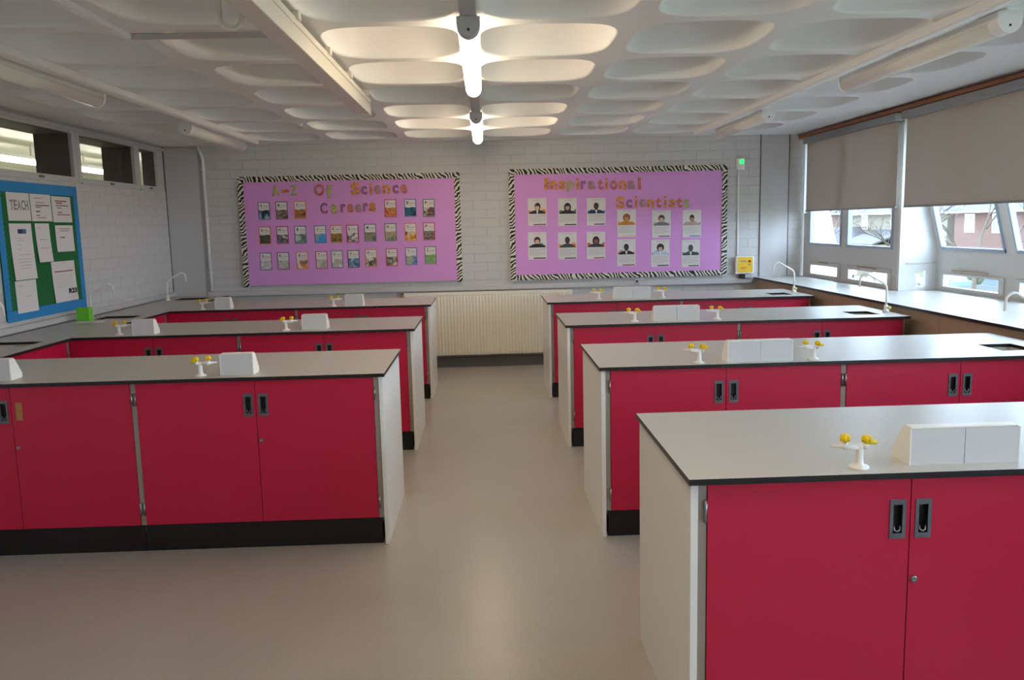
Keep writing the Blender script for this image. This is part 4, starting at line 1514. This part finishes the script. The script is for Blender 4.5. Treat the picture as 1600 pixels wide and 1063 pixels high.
# ---- green tub and tray
r = thing('plastic_tub', 'small translucent green plastic tub on the left side worktop', 'tub', (-3.37, 7.09, H))
b = MB()
b.box(-.05, .05, -.04, .04, 0, .006)
b.box(-.05, -.045, -.04, .04, .006, .115)
b.box(.045, .05, -.04, .04, .006, .115)
b.box(-.045, .045, -.04, -.035, .006, .115)
b.box(-.045, .045, .035, .04, .006, .115)
mat('green_tub', srgb(110, 196, 50), .3)
b.build('wall', 'green_tub', r)
MB().box(-.045, .045, -.035, .035, .006, .07).build('contents', 'green_tub', r)
r = thing('drip_tray', 'pale flat drip tray on the side worktop in front of the green tub', 'tray', (-3.29, 6.985, H))
MB().box(-.11, .11, -.05, .045, 0, .006, 0, .002).build('base', 'socket_white', r)
b = MB()
for k in range(6):
    b.box(-.095 + k * .036, -.085 + k * .036, -.043, .038, .006, .008)
b.build('ridges', 'socket_white', r)

# ================================================================== OUTSIDE
GZ = -3.5
mat('grass', srgb(124, 130, 104), .95, noise=.2, scale=.6)
mat('asphalt', srgb(140, 140, 143), .9, noise=.1, scale=2)
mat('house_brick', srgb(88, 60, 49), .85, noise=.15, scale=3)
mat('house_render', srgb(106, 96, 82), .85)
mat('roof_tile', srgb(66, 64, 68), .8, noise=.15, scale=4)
mat('house_glass', srgb(70, 82, 92), .1)
mat('bark', srgb(70, 60, 48), .9)
mat('hedge', srgb(56, 64, 42), .95, noise=.35, scale=4)
b = MB().box(4.4, 160, -120, 220, GZ - .2, GZ)
struct(b.build('floor_outside_lawn', 'grass'), 'grass outside the windows')
struct(MB().box(25.0, 31.5, -120, 220, GZ, GZ + .03).build('floor_outside_road', 'asphalt'), 'road in front of the houses')


def house(label, x, y0, y1, dep, hz, wall, wins, porch=None):
    r = thing('house', label, 'house', (x, y0, GZ))
    L = y1 - y0
    top = hz - GZ
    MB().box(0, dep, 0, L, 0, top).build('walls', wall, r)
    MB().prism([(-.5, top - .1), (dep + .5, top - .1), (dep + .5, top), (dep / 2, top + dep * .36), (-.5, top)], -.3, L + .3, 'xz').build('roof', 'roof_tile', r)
    MB().box(-.62, -.5, -.3, L + .3, top - .16, top - .04).build('gutter', 'frame_white', r)
    MB().box(dep * .45, dep * .6, L * .45, L * .45 + 1.0, top + dep * .28, top + dep * .36 + 1.2).build('chimney', 'house_brick', r)
    for (wy, wz, ww, wh) in wins:
        zz = wz - GZ
        f = MB()
        f.box(-.06, .04, wy - ww / 2, wy + ww / 2, zz - .08, zz)
        f.box(-.06, .04, wy - ww / 2, wy + ww / 2, zz + wh, zz + wh + .1)
        f.box(-.06, .04, wy - ww / 2, wy - ww / 2 + .1, zz, zz + wh)
        f.box(-.06, .04, wy + ww / 2 - .1, wy + ww / 2, zz, zz + wh)
        f.box(-.06, .04, wy - .05, wy + .05, zz, zz + wh)
        f.box(-.06, .04, wy - ww / 2, wy + ww / 2, zz + wh * .66, zz + wh * .66 + .08)
        fo = f.build('window', 'frame_white', r)
        MB().box(-.03, -.01, wy - ww / 2 + .1, wy + ww / 2 - .1, zz, zz + wh).build('pane', 'house_glass', fo)
    if porch:
        (py, pw, pz) = porch
        h = pz - GZ
        p = MB()
        p.prism([(py - pw / 2, 0), (py + pw / 2, 0), (py + pw / 2, h - pw * .32), (py, h - .05), (py - pw / 2, h - pw * .32)], -3.0, 0, 'yz')
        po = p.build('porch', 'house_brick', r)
        q = MB()
        for s in (-1, 1):
            q.prism([(py, h), (py + s * (pw / 2 + .4), h - pw * .34 - .2), (py + s * (pw / 2 + .4), h - pw * .34 - .02), (py, h + .2)], -3.3, 0, 'yz')
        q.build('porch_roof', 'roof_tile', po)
        q = MB()
        for s in (-1, 1):
            q.prism([(py, h - .1), (py + s * (pw / 2 + .4), h - pw * .34 - .35), (py + s * (pw / 2 + .4), h - pw * .34 - .1), (py, h + .15)], -3.42, -3.3, 'yz')
        q.build('bargeboard', 'frame_white', po)
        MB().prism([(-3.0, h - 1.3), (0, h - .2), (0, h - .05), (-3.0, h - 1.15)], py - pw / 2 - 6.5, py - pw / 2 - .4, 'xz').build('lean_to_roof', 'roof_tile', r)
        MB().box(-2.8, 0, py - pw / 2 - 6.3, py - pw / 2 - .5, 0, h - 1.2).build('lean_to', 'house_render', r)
    return r


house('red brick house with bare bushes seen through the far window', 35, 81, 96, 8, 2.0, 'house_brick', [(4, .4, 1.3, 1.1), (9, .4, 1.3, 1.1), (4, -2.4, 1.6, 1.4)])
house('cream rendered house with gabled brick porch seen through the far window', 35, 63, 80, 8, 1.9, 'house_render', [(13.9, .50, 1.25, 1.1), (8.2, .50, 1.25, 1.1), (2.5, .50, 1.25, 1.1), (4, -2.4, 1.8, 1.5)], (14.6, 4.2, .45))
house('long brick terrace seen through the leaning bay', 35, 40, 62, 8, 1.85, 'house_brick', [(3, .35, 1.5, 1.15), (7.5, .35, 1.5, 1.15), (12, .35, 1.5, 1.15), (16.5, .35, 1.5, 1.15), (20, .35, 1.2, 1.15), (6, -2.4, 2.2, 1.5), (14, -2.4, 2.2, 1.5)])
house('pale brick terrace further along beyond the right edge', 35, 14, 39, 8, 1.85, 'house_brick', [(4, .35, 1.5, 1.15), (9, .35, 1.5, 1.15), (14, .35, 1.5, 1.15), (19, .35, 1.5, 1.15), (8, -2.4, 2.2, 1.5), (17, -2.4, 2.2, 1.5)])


def tree(label, loc, hgt, seed, lean=0):
    rnd = random.Random(seed)
    r = thing('bare_tree', label, 'tree', loc)
    t = MB()
    br = MB()

    def grow(p, d, ln, rad, lev):
        q = p + d * ln
        mid = p + d * ln * .5 + Vector((rnd.uniform(-1, 1), rnd.uniform(-1, 1), 0)) * ln * .06
        (t if lev == 0 else br).tube([p, mid, q], [rad, rad * .85, rad * .68], 6 if lev < 2 else 4, cap=lev == 0)
        if lev >= 5:
            return
        for k in range(3 if lev < 4 else 2):
            a = rnd.uniform(0, 2 * math.pi)
            tilt = rnd.uniform(.35, .85)
            ref = Vector((math.cos(a), math.sin(a), rnd.uniform(-.1, .35)))
            nd = (d * math.cos(tilt) + ref * math.sin(tilt)).normalized()
            grow(p + d * ln * rnd.uniform(.65, 1.0), nd, ln * rnd.uniform(.6, .8), rad * .58, lev + 1)
    grow(Vector((0, 0, 0)), Vector((lean, 0, 1)).normalized(), hgt * .36, hgt * .014, 0)
    t.build('trunk', 'bark', r)
    br.build('branches', 'bark', r)
    return r


tree('bare winter tree in the verge seen through the leaning bay', (22.0, 37.0, GZ), 9.0, 3)
tree('bare winter tree before the cream house seen through the far window', (23.0, 45.5, GZ), 8.0, 5)
tree('bare winter tree at the left of the far window', (25.0, 62.5, GZ), 8.5, 9)
tree('bare winter tree beyond the right edge of the windows', (21.0, 26.0, GZ), 9.0, 12)
b = MB()
rn = random.Random(4)
for k in range(44):
    y = 20 + k * .9
    b.lathe([(.1, -.1), (.75, .2), (.85, .7), (.6, 1.2), (.1, 1.4 + rn.uniform(0, .3))], c=(33 + rn.uniform(-.3, .3), y, GZ), n=8)
o = b.build('garden_hedge', 'hedge')
o['kind'] = 'stuff'
tag(o, 'clipped garden hedge in front of the houses', 'hedge')


def car(label, loc, rz, col, nm):
    mat(nm, col, .25, coat=.6)
    r = thing('parked_car', label, 'car', loc, rz, 'parked cars')
    b = MB()
    b.prism([(-2.1, .35), (2.1, .35), (2.12, .7), (1.9, .86), (1.0, .98), (-1.5, 1.0), (-2.05, .9), (-2.12, .6)], -.85, .85, 'xz')
    b.prism([(.95, .97), (.35, 1.45), (-1.1, 1.47), (-1.75, .98)], -.72, .72, 'xz')
    b.build('body', nm, r)
    g = MB()
    for s in (-1, 1):
        ya, yb = sorted((s * .725, s * .735))
        g.prism([(.75, 1.0), (.3, 1.38), (-1.05, 1.4), (-1.5, 1.0)], ya, yb, 'xz')
    g.build('side_window', 'house_glass', r)
    for x in (-1.3, 1.3):
        for s in (-1, 1):
            w = MB().lathe([(.12, -.1), (.30, -.1), (.32, -.06), (.32, .06), (.30, .1), (.12, .1)], c=(x, s * .78, .32), n=16, axis='y').build('wheel', 'black_plinth', r)
            MB().lathe([(.02, -.115), (.18, -.11), (.19, -.1), (.19, .1), (.18, .11), (.02, .115)], c=(x, s * .78, .32), n=12, axis='y').build('hub_cap', 'steel', w)
    return r


car('dark grey car parked on the road seen through the low vent of the leaning bay', (29.5, 47.0, GZ + .03), math.pi / 2, srgb(58, 60, 66), 'car_dark')
car('white car parked on the road seen through the low vents of the far window', (29.5, 60.0, GZ + .03), math.pi / 2, srgb(224, 226, 228), 'car_white')
car('blue car parked on the road seen through the small side light', (29.5, 53.5, GZ + .03), math.pi / 2, srgb(90, 110, 150), 'car_blue')
car('silver car parked on the road seen through the leftmost low vent', (29.5, 70.0, GZ + .03), math.pi / 2, srgb(176, 180, 186), 'car_silver')
